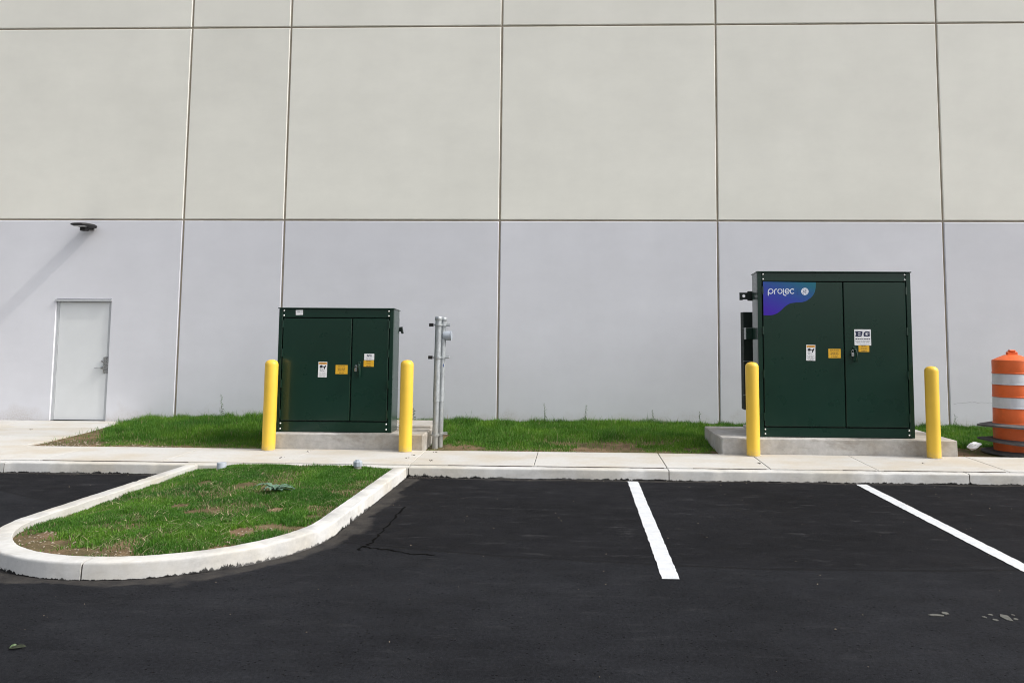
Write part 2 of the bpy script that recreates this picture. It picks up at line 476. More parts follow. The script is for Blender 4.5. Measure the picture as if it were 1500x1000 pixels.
# hairline cracks in the new paving beside the island
for pts in (((528,799),(552,803),(578,806),(610,811),(640,812)), ((592,742),(574,762),(556,782),(540,797),(522,806))):
    b = MB(); P = [on_z(x, y, .0025) for x, y in pts]; Q = []
    for p, q in zip(P[:-1], P[1:]): Q += [p.lerp(q, i/7)+Vector((random.uniform(-.02,.02), random.uniform(-.02,.02), 0)) for i in range(7)]
    v = []; f = []
    for i, p in enumerate(Q):
        w = random.uniform(.004,.014); t = (Q[min(i+1,len(Q)-1)]-Q[max(i-1,0)]).normalized(); nn = Vector((-t.y, t.x, 0))*w
        v += [tuple(p+nn), tuple(p-nn)]
    for i in range(len(Q)-1): f.append((2*i+1, 2*i+3, 2*i+2, 2*i))
    b.add(v, f); b.build('crack', 'tar_crack', lot)

# ------------------------------------------------------------------ kerbs
PROF = [(-.004,-.10),(.008,.104),(.0095,.1135),(.0135,.1205),(.021,KZ),(.160,KZ),(.165,KZ-.004),(.165,-.10)]   # (inward offset, z)
def sweep(path, name, mat, parent):
    """path: list of (x, y, inward nx, ny)"""
    b = MB(); v = []; f = []; k = len(PROF)
    for (x, y, nx, ny) in path:
        j = random.uniform(-.003,.003); chip = random.uniform(.003,.010) if random.random() < .10 else 0
        for qi, (u, z) in enumerate(PROF):
            if qi in (1,2,3,4): u += chip*(.3,.8,1,.8)[qi-1]; z -= chip*(.1,.5,.9,.7)[qi-1]
            z += random.uniform(-.0012,.0012)
            v.append((x+nx*(u+j if z > 0 else u), y+ny*(u+j if z > 0 else u), z))
    for i in range(len(path)-1):
        for q in range(k-1): f.append((i*k+q, (i+1)*k+q, (i+1)*k+q+1, i*k+q+1))
    f.append(tuple(range(k))); f.append(tuple((len(path)-1)*k+q for q in range(k))[::-1])
    b.add(v, f)
    o = b.build(name, mat, parent, smooth=True)
    return o
b = MB(); b.box(-30,30,YK+.02,YS-.01,-.1,KZ-.02)
kerb = tag(b.build('kerb', 'joint_dark'), kind='structure')
kj = [-27,-22,-18,-14.5,-10.9,-7.23,-4.80,-2.085,1.135,4.762,8.4,12,16,20,27]
for a, c_ in zip(kj[:-1], kj[1:]):
    n_ = max(2, int((c_-a)/.055)); a2, c2 = a+.006, c_-.006
    sweep([(a2+(c2-a2)*i/n_, YK, 0, 1) for i in range(n_+1)], 'kerb_segment', 'kerb_concrete', kerb)
# island kerb: straight legs and a round nose
IX, IY, IR = -3.5, 6.93, 1.40
def isl_path(a0, a1, leg):
    p = []
    if leg == 'r':
        n_ = 48
        p += [(IX+IR, 9.728-(9.728-IY)*i/n_, -1, 0) for i in range(n_)]
    m_ = 44
    for i in range(m_+1):
        a = a0+(a1-a0)*i/m_; p.append((IX+IR*math.cos(a), IY+IR*math.sin(a), -math.cos(a), -math.sin(a)))
    if leg == 'l':
        n_ = 48
        p += [(IX-IR, IY+(9.728-IY)*i/n_, 1, 0) for i in range(1, n_+1)]
    return p
fill = MB()
pth = isl_path(0, -math.pi, 'r') + [(IX-IR, 9.72, 1, 0)]
v = []; f = []
for (x, y, nx, ny) in pth: v += [(x+nx*.02, y+ny*.02, KZ-.018), (x+nx*.155, y+ny*.155, KZ-.018), (x+nx*.02, y+ny*.02, -.1), (x+nx*.155, y+ny*.155, -.1)]
for i in range(len(pth)-1):
    f += [(4*i,4*i+4,4*i+5,4*i+1), (4*i,4*i+2,4*i+6,4*i+4), (4*i+1,4*i+5,4*i+7,4*i+3)]
fill.add(v, f)
ik = tag(fill.build('island_kerb', 'joint_dark'), kind='structure')
sweep(isl_path(0, -math.pi/2+.005, 'r')[::-1], 'kerb_segment', 'kerb_concrete', ik)
sweep(isl_path(-math.pi/2-.005, -math.pi, 'l')[::-1], 'kerb_segment', 'kerb_concrete', ik)

# ------------------------------------------------------------------ sidewalk and path slabs
b = MB(); b.box(-30,30,YS-.004,YB-.006,-.1,KZ-.022)
walk = tag(b.build('sidewalk', 'joint_dark'), kind='structure')
sj = [-27,-24,-21,-18,-15,-12.5,-10.1,-8.5,-6.9,-5.3,-3.7,-2.11,-.54,1.125,2.41,3.735,5.33,6.9,8.5,10,12,15,18,21,24,27]
for a, c_ in zip(sj[:-1], sj[1:]):
    b = MB(); g = .006 if a not in (1.125,) else .010
    dz = random.uniform(-.002,.002)
    b.cbox(a+g, c_-g/2, YS+.011, YB, KZ-.1, KZ+.009+dz, .0025)
    b.v = [(x, y, z + ((y-YS)/(YB-YS))*(SB-KZ)) for x, y, z in b.v]
    b.build('concrete_slab', 'sidewalk_concrete', walk)
for (a, c_) in ((-6.85,-4.95),(-1.62,-.56),(-.5,1.09),(1.45,2.36),(3.3,3.7),(3.8,5.28)):  # added dark strips: shade on the low step between kerb and slabs
    b = MB(); b.box(a, c_, YS+.0035, YS+.0105, KZ-.03, KZ+.0075); b.build('joint_shade', 'joint_dark', walk)
b = MB(); b.box(-12.0,-7.96,YB+.004,YW+.1,-.1,.118)
path = tag(b.build('path', 'joint_dark'), kind='structure')
for (y0, y1) in ((YB+.01, 12.02), (12.03, 13.05), (13.06, YW-.012)):
    for (x0, x1) in ((-12.0,-10.0), (-9.99,-7.95)):
        b = MB(); b.cbox(x0, x1, y0, y1, .08, SB+.001, .006)
        b.v = [(x, y, z + (y-YB)/3.08*.03) for x, y, z in b.v]
        b.build('concrete_slab', 'sidewalk_concrete', path)

# ------------------------------------------------------------------ value noise for terrain and grass
def vnoise(x, y, s, seed):
    x = np.asarray(x)*s+seed*17.3; y = np.asarray(y)*s+seed*5.1
    xi = np.floor(x).astype(int); yi = np.floor(y).astype(int); fx = x-xi; fy = y-yi
    fx = fx*fx*(3-2*fx); fy = fy*fy*(3-2*fy)
    def h(a, c): 
        q = np.sin(a*127.1+c*311.7+seed*74.7)*43758.5453; return q-np.floor(q)
    return (h(xi,yi)*(1-fx)+h(xi+1,yi)*fx)*(1-fy)+(h(xi,yi+1)*(1-fx)+h(xi+1,yi+1)*fx)*fy
def fbm(x, y, s, seed): return .5*vnoise(x,y,s,seed)+.3*vnoise(x,y,s*2.1,seed+1)+.2*vnoise(x,y,s*4.3,seed+2)
def sstep(a, c, x): t = np.clip((x-a)/(c-a), 0, 1); return t*t*(3-2*t)

def verge_z(x, y):
    t = np.clip((y-YB)/(YW-YB), 0, 1)
    return .122 + .09*sstep(0,1,t) + .03*(fbm(x,y,1.1,3)-.5)*sstep(0,.15,t) + .02*np.exp(-((x+6.)/1.2)**2)*sstep(0,.5,t)
def island_z(x, y):
    cx = (x-IX)/1.23
    rr = np.where(y < IY, np.hypot(x-IX, y-IY), np.abs(x-IX))/1.23
    side = sstep(.45, 1.0, -cx)*sstep(IY-1.0, IY+.2, y)           # soil sits low against the left kerb leg
    return .124 - .045*side - .030*sstep(.55, 1.0, rr) + .022*(fbm(x,y,1.6,9)-.5)

def grid_mesh(name, xs, ys, zf, mat, keep=None):
    gx, gy = np.meshgrid(xs, ys); z = zf(gx, gy); nx = len(xs)
    b = MB(); b.v = list(zip(gx.ravel().tolist(), gy.ravel().tolist(), z.ravel().tolist()))
    for j in range(len(ys)-1):
        for i in range(nx-1):
            q = (j*nx+i, j*nx+i+1, (j+1)*nx+i+1, (j+1)*nx+i)
            if keep is None or all(keep(b.v[k][0], b.v[k][1]) for k in q): b.f.append(list(q)); b.m.append(0)
    return b.build(name, mat, smooth=True)
verge = tag(grid_mesh('verge', np.arange(-7.955, 24, .12), np.linspace(YB+.004, YW+.02, 34), verge_z, 'soil'), kind='structure')
def in_isl(x, y, r=IR-.14): return abs(x-IX) <= r if y >= IY else (x-IX)**2+(y-IY)**2 <= r*r
isl = tag(grid_mesh('island_soil', np.arange(IX-1.35, IX+1.36, .03), np.arange(IY-1.35, 9.79, .03), island_z, 'soil', lambda x, y: in_isl(x, y, IR-.095)), kind='structure')

# ------------------------------------------------------------------ building
bld = empty('warehouse_building', (0, YW, 0))
tag(bld, 'pale warehouse wall of large painted concrete panels behind the cabinets', 'building')
b = MB(); b.box(-27.3,-9.66,.026,.35,-.3,11.3); b.box(-8.60,26.57,.026,.35,-.3,11.3); b.box(-9.66,-8.60,.026,.35,2.42,11.3); b.box(-9.66,-8.60,.30,.36,-.3,2.42)
b.build('wall_core', 'sealant', bld)
def outline_panel(outer, inner, depth, mat):
    """panel with chamfered face: inner outline on the face, outer outline behind it"""
    b = MB(); k = len(outer); c = .012
    v = [(x, 0, z) for x, z in inner] + [(x, c, z) for x, z in outer] + [(x, depth, z) for x, z in outer]
    f = [tuple(range(k))]
    for i in range(k):
        j = (i+1) % k
        f += [(i, k+i, k+j, j), (k+i, 2*k+i, 2*k+j, k+j)]
    b.add(v, f); return b.build('wall_panel', mat, bld)
G, C = .017, .012
rows = [(-.25, ZM, 'wall_lower'), (ZM, ZT, 'wall_upper'), (ZT, 11.2, 'wall_upper')]
DX0, DX1, DZ0, DZ1 = -9.650, -8.612, .172, 2.398           # door opening
for ri, (z0, z1, mt) in enumerate(rows):
    for a, c_ in zip(JX[:-1], JX[1:]):
        x0, x1, za, zb = a+G, c_-G, z0+(G if ri else 0), z1-G*.8
        if ri == 0 and a == -11.3:
            outer = [(x0,za),(DX0,za),(DX0,DZ1),(DX1,DZ1),(DX1,za),(x1,za),(x1,zb),(x0,zb)]
            e = .008
            inner = [(x0+C,za),(DX0-e,za),(DX0-e,DZ1+e),(DX1+e,DZ1+e),(DX1+e,za),(x1-C,za),(x1-C,zb-C),(x0+C,zb-C)]
        else:
            outer = [(x0,za),(x1,za),(x1,zb),(x0,zb)]; inner = [(x0+C,za+C),(x1-C,za+C),(x1-C,zb-C),(x0+C,zb-C)]
        outline_panel(outer, inner, .038, mt)
b = MB(); b.box(-27.4,26.7,-.02,40,11.21,11.4); b.box(-27.4,-27.31,.05,40,-.3,11.2); b.box(26.58,26.7,.05,40,-.3,11.2); b.box(-27.4,26.7,39.9,40,-.3,11.2)
b.build('roof', 'roofing', bld)
# crack in the wall right of the last joint
b = MB(); p0 = on_y(1397, 592, YW); p1 = on_y(1459, 588, YW); pts = []
for i in range(22):
    t = i/21; q = p0.lerp(p1, t); pts.append((q.x, q.z-.0+.018*math.sin(t*5)+random.uniform(-.008,.008)))
b.ribbon_y(pts, .004, -.0015); b.build('crack', 'ink_grey', bld)
# door
b = MB(); b.box(DX0+.003, DX0+.048, .030, .16, DZ0-.2, DZ1-.003); b.box(DX1-.048, DX1-.003, .030, .16, DZ0-.2, DZ1-.003); b.box(DX0+.048, DX1-.048, .030, .16, DZ1-.048, DZ1-.003)
b.box(DX0+.049, DX0+.064, .085, .15, DZ0-.1, DZ1-.049); b.box(DX1-.064, DX1-.049, .085, .15, DZ0-.1, DZ1-.049); b.box(DX0+.064, DX1-.064, .085, .15, DZ1-.064, DZ1-.049)
b2 = MB(); sx0, sx1 = DX0+.052, DX1-.052
b2.cbox(sx0, sx1, .036, .080, DZ0+.015, DZ1-.053, .002)
door = b2.build('door', 'door_white', bld)
b.build('door_frame', 'frame_white', door, bevel=.003)
b = MB(); b.box(DX0-.012, DX1+.012, -.030, .028, DZ1-.030, DZ1-.006); b.box(DX0-.012, DX1+.012, -.030, -.022, DZ1-.043, DZ1-.030); b.build('drip_cap', 'frame_white', door)
b = MB(); b.box(DX0+.004, DX1-.004, .0, .15, DZ0-.04, DZ0+.008); b.build('threshold', 'black_metal', door)
hx = sx1-.07; hz = on_y(147, 538.5, YW).z
b = MB(); b.lathe([(.036,.036),(.036,.028),(.030,.022),(.014,.020),(.013,-.028),(.0,-.030)], (hx,0,hz), 20, 'y')
b.tube([(hx,-.02,hz),(hx-.05,-.028,hz),(hx-.115,-.024,hz-.004)], [.012,.011,.009], 8); b.build('lever_handle', 'steel', door, smooth=True)
b = MB(); b.lathe([(.024,.036),(.024,.022),(.019,.016),(0,.015)], (hx,0,hz+.115), 18, 'y'); b.build('lock_cylinder', 'steel', door, smooth=True)
b = MB(); b.cbox(sx1-.022, sx1+.040, .018, .029, hz-.10, hz+.20, .002); b.cbox(sx1-.032, sx1-.02, -.012, .030, hz-.10, hz+.20, .002)
b.build('latch_guard', 'steel', door)

# wall light above the door
wl_o = empty('wall_light', (-9.06, YW, 3.70)); tag(wl_o, 'slim black floodlight on an arm high above the white door', 'light')
b = MB(); v = []; f = []
secs = [(-.455,.06,.008),(-.445,.110,.020),(-.41,.140,.032),(-.30,.150,.046),(-.15,.150,.055),(-.06,.142,.055),(-.025,.12,.050)]
for (y, w, hgt) in secs:
    for k_ in range(20):
        a = 2*math.pi*k_/20; q = hgt*math.sin(a); v.append((w*math.copysign(abs(math.cos(a))**.7, math.cos(a)), y, .035+(q if q > 0 else q*.55)))
for i in range(len(secs)-1):
    for k_ in range(20): l_ = (k_+1) % 20; f.append((i*20+k_, (i+1)*20+k_, (i+1)*20+l_, i*20+l_))
f.append(tuple(range(20))); f.append(tuple((len(secs)-1)*20+k_ for k_ in range(20))[::-1])
b.add(v, f); b.build('lamp_head', 'black_metal', wl_o, smooth=True)
b = MB(); b.cbox(-.055,.055,-.27,-.15,-.060,.012,.012); b.build('driver_box', 'black_metal', wl_o)
b = MB(); b.cbox(-.045,.045,-.11,-.012,-.01,.06,.006); b.build('arm', 'black_metal', wl_o)
b = MB(); b.cbox(-.065,.065,-.022,-.001,-.030,.085,.005); b.build('mounting_plate', 'ink_grey', wl_o)
b = MB(); b.box(-.10,.10,-.40,-.30,.006,.0125); b.build('lens', 'label_white', wl_o)

# ------------------------------------------------------------------ concrete pads
def pad(name, x0, x1, y1, ztop, label):
    r = empty(name, ((x0+x1)/2, (YB+y1)/2, .14)); tag(r, label, 'concrete pad')
    o = r.location
    b = MB(); b.cbox(x0-o.x, x1-o.x, YB+.012-o.y, y1-o.y, -.2, ztop-o.z, .014)
    b.v = [(x+random.uniform(-.002,.002), y, z+random.uniform(-.002,.002)) for x, y, z in b.v]
    b.build('base_slab', 'pad_concrete', r, smooth=False)
    return r
ZP = .372
padl = pad('concrete_pad', -4.30, -2.16, 12.45, ZP, 'weathered concrete pad under the smaller green cabinet')
b = MB(); o = padl.location; b.cbox(-4.30-o.x, -2.19-o.x, 11.78-o.y, 12.6-o.y, -.2, .408-o.z, .012); b.build('rear_step', 'pad_concrete', padl)
padr = pad('concrete_pad', 2.015, 5.235, 12.50, ZP, 'wide concrete pad under the larger green cabinet')
b = MB(); o = padr.location; b.cbox(2.6-o.x, 4.98-o.x, 11.75-o.y, 12.4-o.y, .1, ZP+.045-o.z, .01); b.build('plinth', 'pad_concrete', padr)

# ------------------------------------------------------------------ transformer cabinets
def text_into(mb, body, x0, x1, zc, height, y, mi, bold=0.):
    cu = bpy.data.curves.new('t', 'FONT'); cu.body = body; cu.size = 1; cu.offset = bold
    ob = bpy.data.objects.new('t', cu); COL.objects.link(ob)
    dg = bpy.context.evaluated_depsgraph_get(); me = bpy.data.meshes.new_from_object(ob.evaluated_get(dg))
    vs = [p.co.copy() for p in me.vertices]; fs = [tuple(p.vertices) for p in me.polygons]
    ax = min(p.x for p in vs); bx = max(p.x for p in vs); az = min(p.y for p in vs); bz = max(p.y for p in vs)
    mb.add([(x0+(p.x-ax)/(bx-ax)*(x1-x0), y, zc+((p.y-az)/(bz-az)-.5)*height) for p in vs], fs, mi)
    bpy.data.objects.remove(ob); bpy.data.curves.remove(cu); bpy.data.meshes.remove(me)
def print_lines(mb, x0, x1, rows_, y, mi, h, seed=1, fillr=(.6,1.)):
    """small print too fine to read: rows of broken word bars"""
    r_ = random.Random(seed)
    for z in rows_:
        w = (x1-x0)*r_.uniform(*fillr); x = (x0+x1)/2-w/2; e_ = x+w
        while x < e_-.002:
            l_ = min(r_.uniform(.012,.034), e_-x); mb.rect_y(x, x+l_, z-h/2, z+h/2, y, mi); x += l_+.006
def warning_label(w, h, seed):
    b = MB(); b.box(-w/2, w/2, -.0016, 0, -h/2, h/2, 0)
    b.rect_y(-w/2+.006, w/2-.006, h/2-.036, h/2-.008, -.0022, 1)
    b.rect_y(-w/2+.018, w/2-.018, h/2-.028, h/2-.017, -.0026, 2)
    # pictogram: spark burst and a hand drawn back from it
    cx, cz = -w*.17, h*.19
    pts = []
    for i in range(18):
        rr = (.028 if i % 2 else .016)*(1+.2*math.sin(i*2.1)); a = 2*math.pi*i/18; pts.append((cx+rr*math.cos(a), cz+rr*math.sin(a)))
    b.poly_y(pts, -.0024, 3)
    b.ribbon_y([(cx+.02,cz-.004),(cx+.05,cz-.008)], .008, -.0024, 3)
    b.ribbon_y([(w*.18,cz-.030),(w*.24,cz-.012),(w*.33,cz+.012)], .016, -.0024, 3)
    b.ribbon_y([(w*.24,cz-.006),(w*.14,cz+.004)], .008, -.0025, 3)
    print_lines(b, -w*.36, w*.10, [h*.02, -h*.04], -.0022, 4, .006, seed, (.7,1))
    print_lines(b, -w*.36, w*.30, [-h*.10], -.0022, 4, .007, seed+1, (.8,1))
    print_lines(b, -w*.38, w*.38, [-h*.20-k_*.014 for k_ in range(5)], -.0022, 4, .005, seed+2, (.75,1))
    return b, ['label_white','label_orange','ink_brown','ink','ink_grey']
def yellow_label(w, h, nrow, seed):
    b = MB(); b.box(-w/2, w/2, -.0016, 0, -h/2, h/2, 0)
    print_lines(b, -w*.36, w*.36, [h*.36-k_*h*.72/(nrow-1) for k_ in range(nrow)], -.0022, 1, min(.011, h*.36/nrow), seed, (.55,1))
    return b, ['label_yellow','ink_brown']

def cabinet(label, X0, X1, YF, Z0, Z1, px, depth, side):
    """front compartment cabinet; px holds photo pixels on the front plane"""
    r = empty('transformer_cabinet', ((X0+X1)/2, YF, Z0)); tag(r, label, 'transformer', 'green transformer cabinets on concrete pads')
    o = r.location
    def L(x, y): q = on_y(x, y, YF); return q.x-o.x, q.z-o.z
    x0, x1, h = X0-o.x, X1-o.x, Z1-Z0
    g = 'cabinet_green'
    zd0, zd1 = L(px['split'][0], px['dbot'])[1], L(px['split'][1], px['dtop'])[1]
    xd0, xd1 = x0+px['post'], x1-px['post']
    xs_ = (L(*px['splitpt'][0])[0]+L(*px['splitpt'][1])[0])/2
    b = MB(); b.cbox(x0, x1, .045, depth, 0, h-.012, .006); b.build('shell', g, r)
    for (a, c_) in ((x0, xd0-.006), (xd1+.006, x1)):
        b = MB(); b.cbox(a, c_, .0, .047, .002, h-.014, .005); b.build('corner_post', g, r)
    b = MB(); b.cbox(xd0-.004, xd1+.004, .003, .047, zd1+.008, h-.016, .004); hd = b.build('header', g, r)
    b = MB(); b.cbox(xd0-.004, xd1+.004, .003, .047, .003, zd0-.008, .004); sill = b.build('sill', g, r)
    b = MB(); b.add([(x0-.012,-.012,h-.012),(x1+.012,-.012,h-.012),(x1+.012,depth+.01,h-.030),(x0-.012,depth+.01,h-.030),
                     (x0-.012,-.012,h+.004),(x1+.012,-.012,h+.004),(x1+.012,depth+.01,h-.014),(x0-.012,depth+.01,h-.014)],
                    [(0,3,2,1),(4,5,6,7),(0,1,5,4),(1,2,6,5),(2,3,7,6),(3,0,4,7)]); b.build('lid', g, r, bevel=.003)
    b = MB(); b.box(xd0-.004, xd1+.004, .046, .05, zd0-.01, zd1+.01); b.v = [(x, y-.0035, z) for x, y, z in b.v]; b.build('door_gap_shade', 'gap_shade', r)  # black sheet over the green shell, standing in for shade between the doors
    bm_ = MB(); bm_.lathe([(.0115,.004),(.0115,-.003),(.007,-.008),(0,-.009)], (0,0,0), 12, 'y')
    first = None
    for par, z_ in ((hd, (h-.040, zd1+.035)), (sill, (zd0-.035, .045))):
        for x_ in (xd0+.012, xd1-.012):
            for zz in z_:
                if first is None: first = bm_.build('bolt', 'bolt', par, (x_, -.001, zz), smooth=True)
                else: dup(first, (x_, -.001, zz), par)
    doors = []
    for k_, (a, c_) in enumerate(((xd0+.008, xs_-.008), (xs_+.008, xd1-.008))):
        b = MB(); b.cbox(a, c_, -.004, .040, zd0+.007, zd1-.007, .006)
        d = b.build('door', g, r); doors.append(d)
        hx_ = a-.006 if k_ == 0 else c_+.006
        hb = MB(); hb.lathe([(.010,-.055),(.010,.055)], (0,0,0), 10, 'z'); hb.box(-.014,.014,-.002,.004,-.05,.05)
        h0 = None
        for t in (.07,.36,.66,.94):
            zz = zd0+(zd1-zd0)*t
            if h0 is None: h0 = hb.build('hinge', g, d, (hx_, -.004, zz), smooth=True)
            else: dup(h0, (hx_, -.004, zz), d)
    # handle and padlock on the right-hand door
    hx_, hz_ = L(*px['handle'])
    b = MB(); b.cbox(-.022,.022,-.014,.0,-.10,.10,.005); b.lathe([(.02,-.014),(.018,-.032),(0,-.034)], (0,0,.055), 14, 'y', cap0=False)
    b.tube([(0,-.034,.065),(.006,-.052,.045),(.016,-.056,-.03),(.02,-.05,-.115)], [.014,.014,.013,.011], 8)
    b.build('handle', g, doors[1], (hx_, -.004, hz_), smooth=True)
    b = MB(); b.cbox(-.019,.019,-.010,.010,-.055,-.010,.005); b.tube([(-.013,0,-.012),(-.013,0,.018),(-.007,0,.030),(.007,0,.030),(.013,0,.018),(.013,0,-.012)], .0045, 8)
    b.build('padlock', 'steel', doors[1], (hx_-.038, -.045, hz_+.02), smooth=True)
    # tank behind the compartment, hidden from most of the lot
    b = MB(); b.cbox(x0+.16, x1-.16, depth-.002, depth+.72, .02, h-.10, .02); b.build('tank', g, r)
    return r, doors, hd, L

rl, dl, hdl, LL = cabinet('smaller dark green steel transformer cabinet next to the twin steel conduits', -4.318, -2.642, 11.13, ZP+.004, 2.146,
    dict(split=(514,516), dbot=617, dtop=466, post=.062, splitpt=((512.5,617),(516,466)), handle=(526.5,540)), .36, 'r')
rr_, dr, hdr, LR = cabinet('larger dark green steel transformer cabinet with a blue and violet decal', 2.566, 4.722, 11.15, ZP+.004, 2.705,
    dict(split=(1238,1236), dbot=626, dtop=413, post=.070, splitpt=((1239.5,626),(1234.5,413)), handle=(1251.5,518)), .34, 'l')
def stick(bm, mats, name, door, L, x, y, rotation=0):
    a, z = L(x, y); o = bm.build(name, mats, door, (a, -.0045, z)); o.rotation_euler = (0, rotation, 0); return o
w_, m_ = warning_label(.128,.222,3); stick(w_, m_, 'warning_label', dl[0], LL, 472.7, 541, .015)
w_, m_ = yellow_label(.175,.128,6,5); stick(w_, m_, 'warning_label', dl[0], LL, 500.5, 541)
b = MB(); b.box(-.072,.072,-.0016,0,-.045,.045,0); text_into(b, 'B/G', -.034,.034,.020,.026,-.0022,1,.03); print_lines(b,-.055,.055,[-.006,-.020,-.032],-.0022,2,.004,4)
stick(b, ['label_white','ink_navy','ink_grey'], 'contractor_label', dl[1], LL, 541, 522.5)
w_, m_ = yellow_label(.148,.092,3,8); stick(w_, m_, 'warning_label', dl[1], LL, 540.3, 532.2)
b = MB(); b.box(-.053,.053,-.0016,0,-.036,.036,0); print_lines(b,-.035,.012,[.012],-.0022,1,.008,9); a, z = LL(438.5, 457.6)
q = b.build('paper_tag', ['label_white','ink_grey'], hdl, (a, .0025, z)); q.rotation_euler = (0, -.04, 0)

w_, m_ = warning_label(.128,.222,13); stick(w_, m_, 'warning_label', dr[0], LR, 1187.5, 516.5, .02)
w_, m_ = yellow_label(.172,.128,6,15); stick(w_, m_, 'warning_label', dr[0], LR, 1222.3, 517.5)
w_, m_ = yellow_label(.150,.095,3,18); stick(w_, m_, 'warning_label', dr[1], LR, 1265.3, 510.3)
# contractor sign: heavy B and G divided by a white slash
b = MB(); b.box(-.116,.116,-.0016,0,-.113,.113,0); yy = -.0024
def slab_B():
    b.poly_y([(-.102,.010),(-.020,.010),(-.004,.026),(-.004,.042),(-.012,.050),(-.002,.058),(-.002,.076),(-.010,.086),(-.102,.086)], yy, 1)
    for z0_, z1_ in ((.027,.039),(.057,.069)): b.rect_y(-.066,-.030, z0_, z1_, yy-.0004, 0)
    b.rect_y(-.103,-.094,.030,.066, yy-.0004, 0)
slab_B()
b.poly_y([(.022,.013),(.092,.013),(.100,.022),(.100,.052),(.058,.052),(.058,.042),(.074,.042),(.074,.030),(.046,.030),(.040,.036),(.040,.060),(.046,.066),(.074,.066),(.074,.060),(.100,.060),(.100,.074),(.092,.083),(.036,.083),(.014,.060),(.014,.022)], yy, 1)
b.poly_y([(-.022,.004),(-.014,.004),(.018,.094),(.010,.094)], yy-.0008, 0)
print_lines(b, -.104,.104,[-.022],yy,2,.010,21,(.98,1)); print_lines(b,-.104,.104,[-.048,-.066],yy,3,.005,22,(.85,1)); print_lines(b,-.09,.09,[-.084],yy,3,.004,23,(.8,1))
stick(b, ['label_white','ink_navy','ink','ink_grey'], 'contractor_sign', dr[1], LR, 1263.5, 494)
# maker's decal with a curling lower edge
def px_curve(keys, n_=12):
    """smooth curve through photo pixels, as door coordinates relative to the decal centre"""
    out_ = []
    K = [keys[0]] + keys + [keys[-1]]
    for i in range(1, len(K)-2):
        for j in range(n_):
            t = j/n_; p = []
            for d_ in (0,1):
                a_, b_, c_, e_ = K[i-1][d_], K[i][d_], K[i+1][d_], K[i+2][d_]
                p.append(.5*((2*b_)+(-a_+c_)*t+(2*a_-5*b_+4*c_-e_)*t*t+(-a_+3*b_-3*c_+e_)*t**3))
            out_.append(tuple(p))
    return out_ + [keys[-1]]
def crop(x, y): return 1090+x/7.146, 400+y/7.146            # positions read on an enlarged view of the decal
edge_ = px_curve([(203,441),(250,442),(300,437),(345,420),(385,390),(430,348),(480,318),(540,308),(600,304),(650,290),(700,255),(730,215),(746,165),(751,97)])
cxp, czp = LR(*crop(470, 260))
def D(x, y): a_, z_ = LR(*crop(x, y)); return a_-cxp, z_-czp
out_ = [D(x, y) for x, y in edge_] + [D(196, 90)]
b = MB(); b.poly_y(out_, -.0012, 0)
yy = -.0020
def stroke(pts, w=1.75): b.ribbon_y([D(x, y) for x, y in pts], w/7.146/99*7.146*1.0 if False else .0128, yy, 1)
def arc(cx, cy, rx, ry, a0, a1, n_=16): return [(cx+rx*math.cos(math.radians(a0+(a1-a0)*i/n_)), cy-ry*math.sin(math.radians(a0+(a1-a0)*i/n_))) for i in range(n_+1)]
stroke([(252,232),(252,190)] + arc(278,190,24,24,180,-150))                       # p
stroke([(318,216),(318,188)] + arc(336,186,18,18,180,80))                         # r
stroke(arc(374,190,22,24,90,450))                                                 # o
stroke([(409,166),(409,206)] + arc(426,208,18,24,180,262) + [(437,233)])          # l with its tail running under the e
stroke([(436,192),(470,192)] + arc(450,190,22,24,0,312))                          # e
stroke(arc(503,190,22,24,50,310))                                                 # c
b.poly_y([D(519+3*math.cos(a*.7), 162+3*math.sin(a*.7)) for a in range(9)][::-1], yy, 1)
b.ribbon_y([D(560,160), D(560,228)], .0018, yy, 2)
disc = [D(635+39*math.cos(2*math.pi*i/28), 192-38*math.sin(2*math.pi*i/28)) for i in range(28)]
b.poly_y(disc, yy, 1)
for k_ in range(4):                                                                # curls round the rim of the monogram
    a_ = 90*k_+45
    b.ribbon_y([D(*p) for p in arc(635+24*math.cos(math.radians(a_)), 192-24*math.sin(math.radians(a_)), 9, 9, a_+60, a_+300, 10)], .0032, yy-.0006, 2)
b.ribbon_y([D(*p) for p in arc(626,190,8,12,40,320,12)]+[D(634,196), D(628,194)], .0042, yy-.0006, 2)
b.ribbon_y([D(*p) for p in arc(646,184,7,7,30,260,10)]+[D(*p) for p in arc(646,198,7,8,110,330,10)], .0042, yy-.0006, 2)
b.build('maker_decal', ['decal_gradient','decal_white','ink_navy'], dr[0], (cxp, -.0042, czp))
# side fittings
o = rl.location
def at(r_, x, y, Y): q = on_y(x, y, Y); return q.x-r_.location.x, Y-r_.location.y, q.z-r_.location.z
lx, ly, lz = at(rl, 588, 483.5, 11.60)
b = MB(); b.cbox(lx-.16, lx-.01, ly-.01, ly+.02, lz-.02, lz+.03, .004); b.add([(lx-.03,ly-.03,lz+.045),(lx+.012,ly-.03,lz+.05),(lx+.03,ly-.03,lz-.05),(lx+.01,ly-.03,lz-.055),
    (lx-.03,ly+.03,lz+.045),(lx+.012,ly+.03,lz+.05),(lx+.03,ly+.03,lz-.05),(lx+.01,ly+.03,lz-.055)], [(3,2,1,0),(4,5,6,7),(0,1,5,4),(1,2,6,5),(2,3,7,6),(3,0,4,7)])
b.build('lifting_lug', 'fin_green', rl)
lx, ly, lz = at(rr_, 1098, 434, 11.62)
b = MB(); b.cbox(lx-.03, lx+.16, ly-.03, ly+.03, lz-.065, lz+.075, .006)
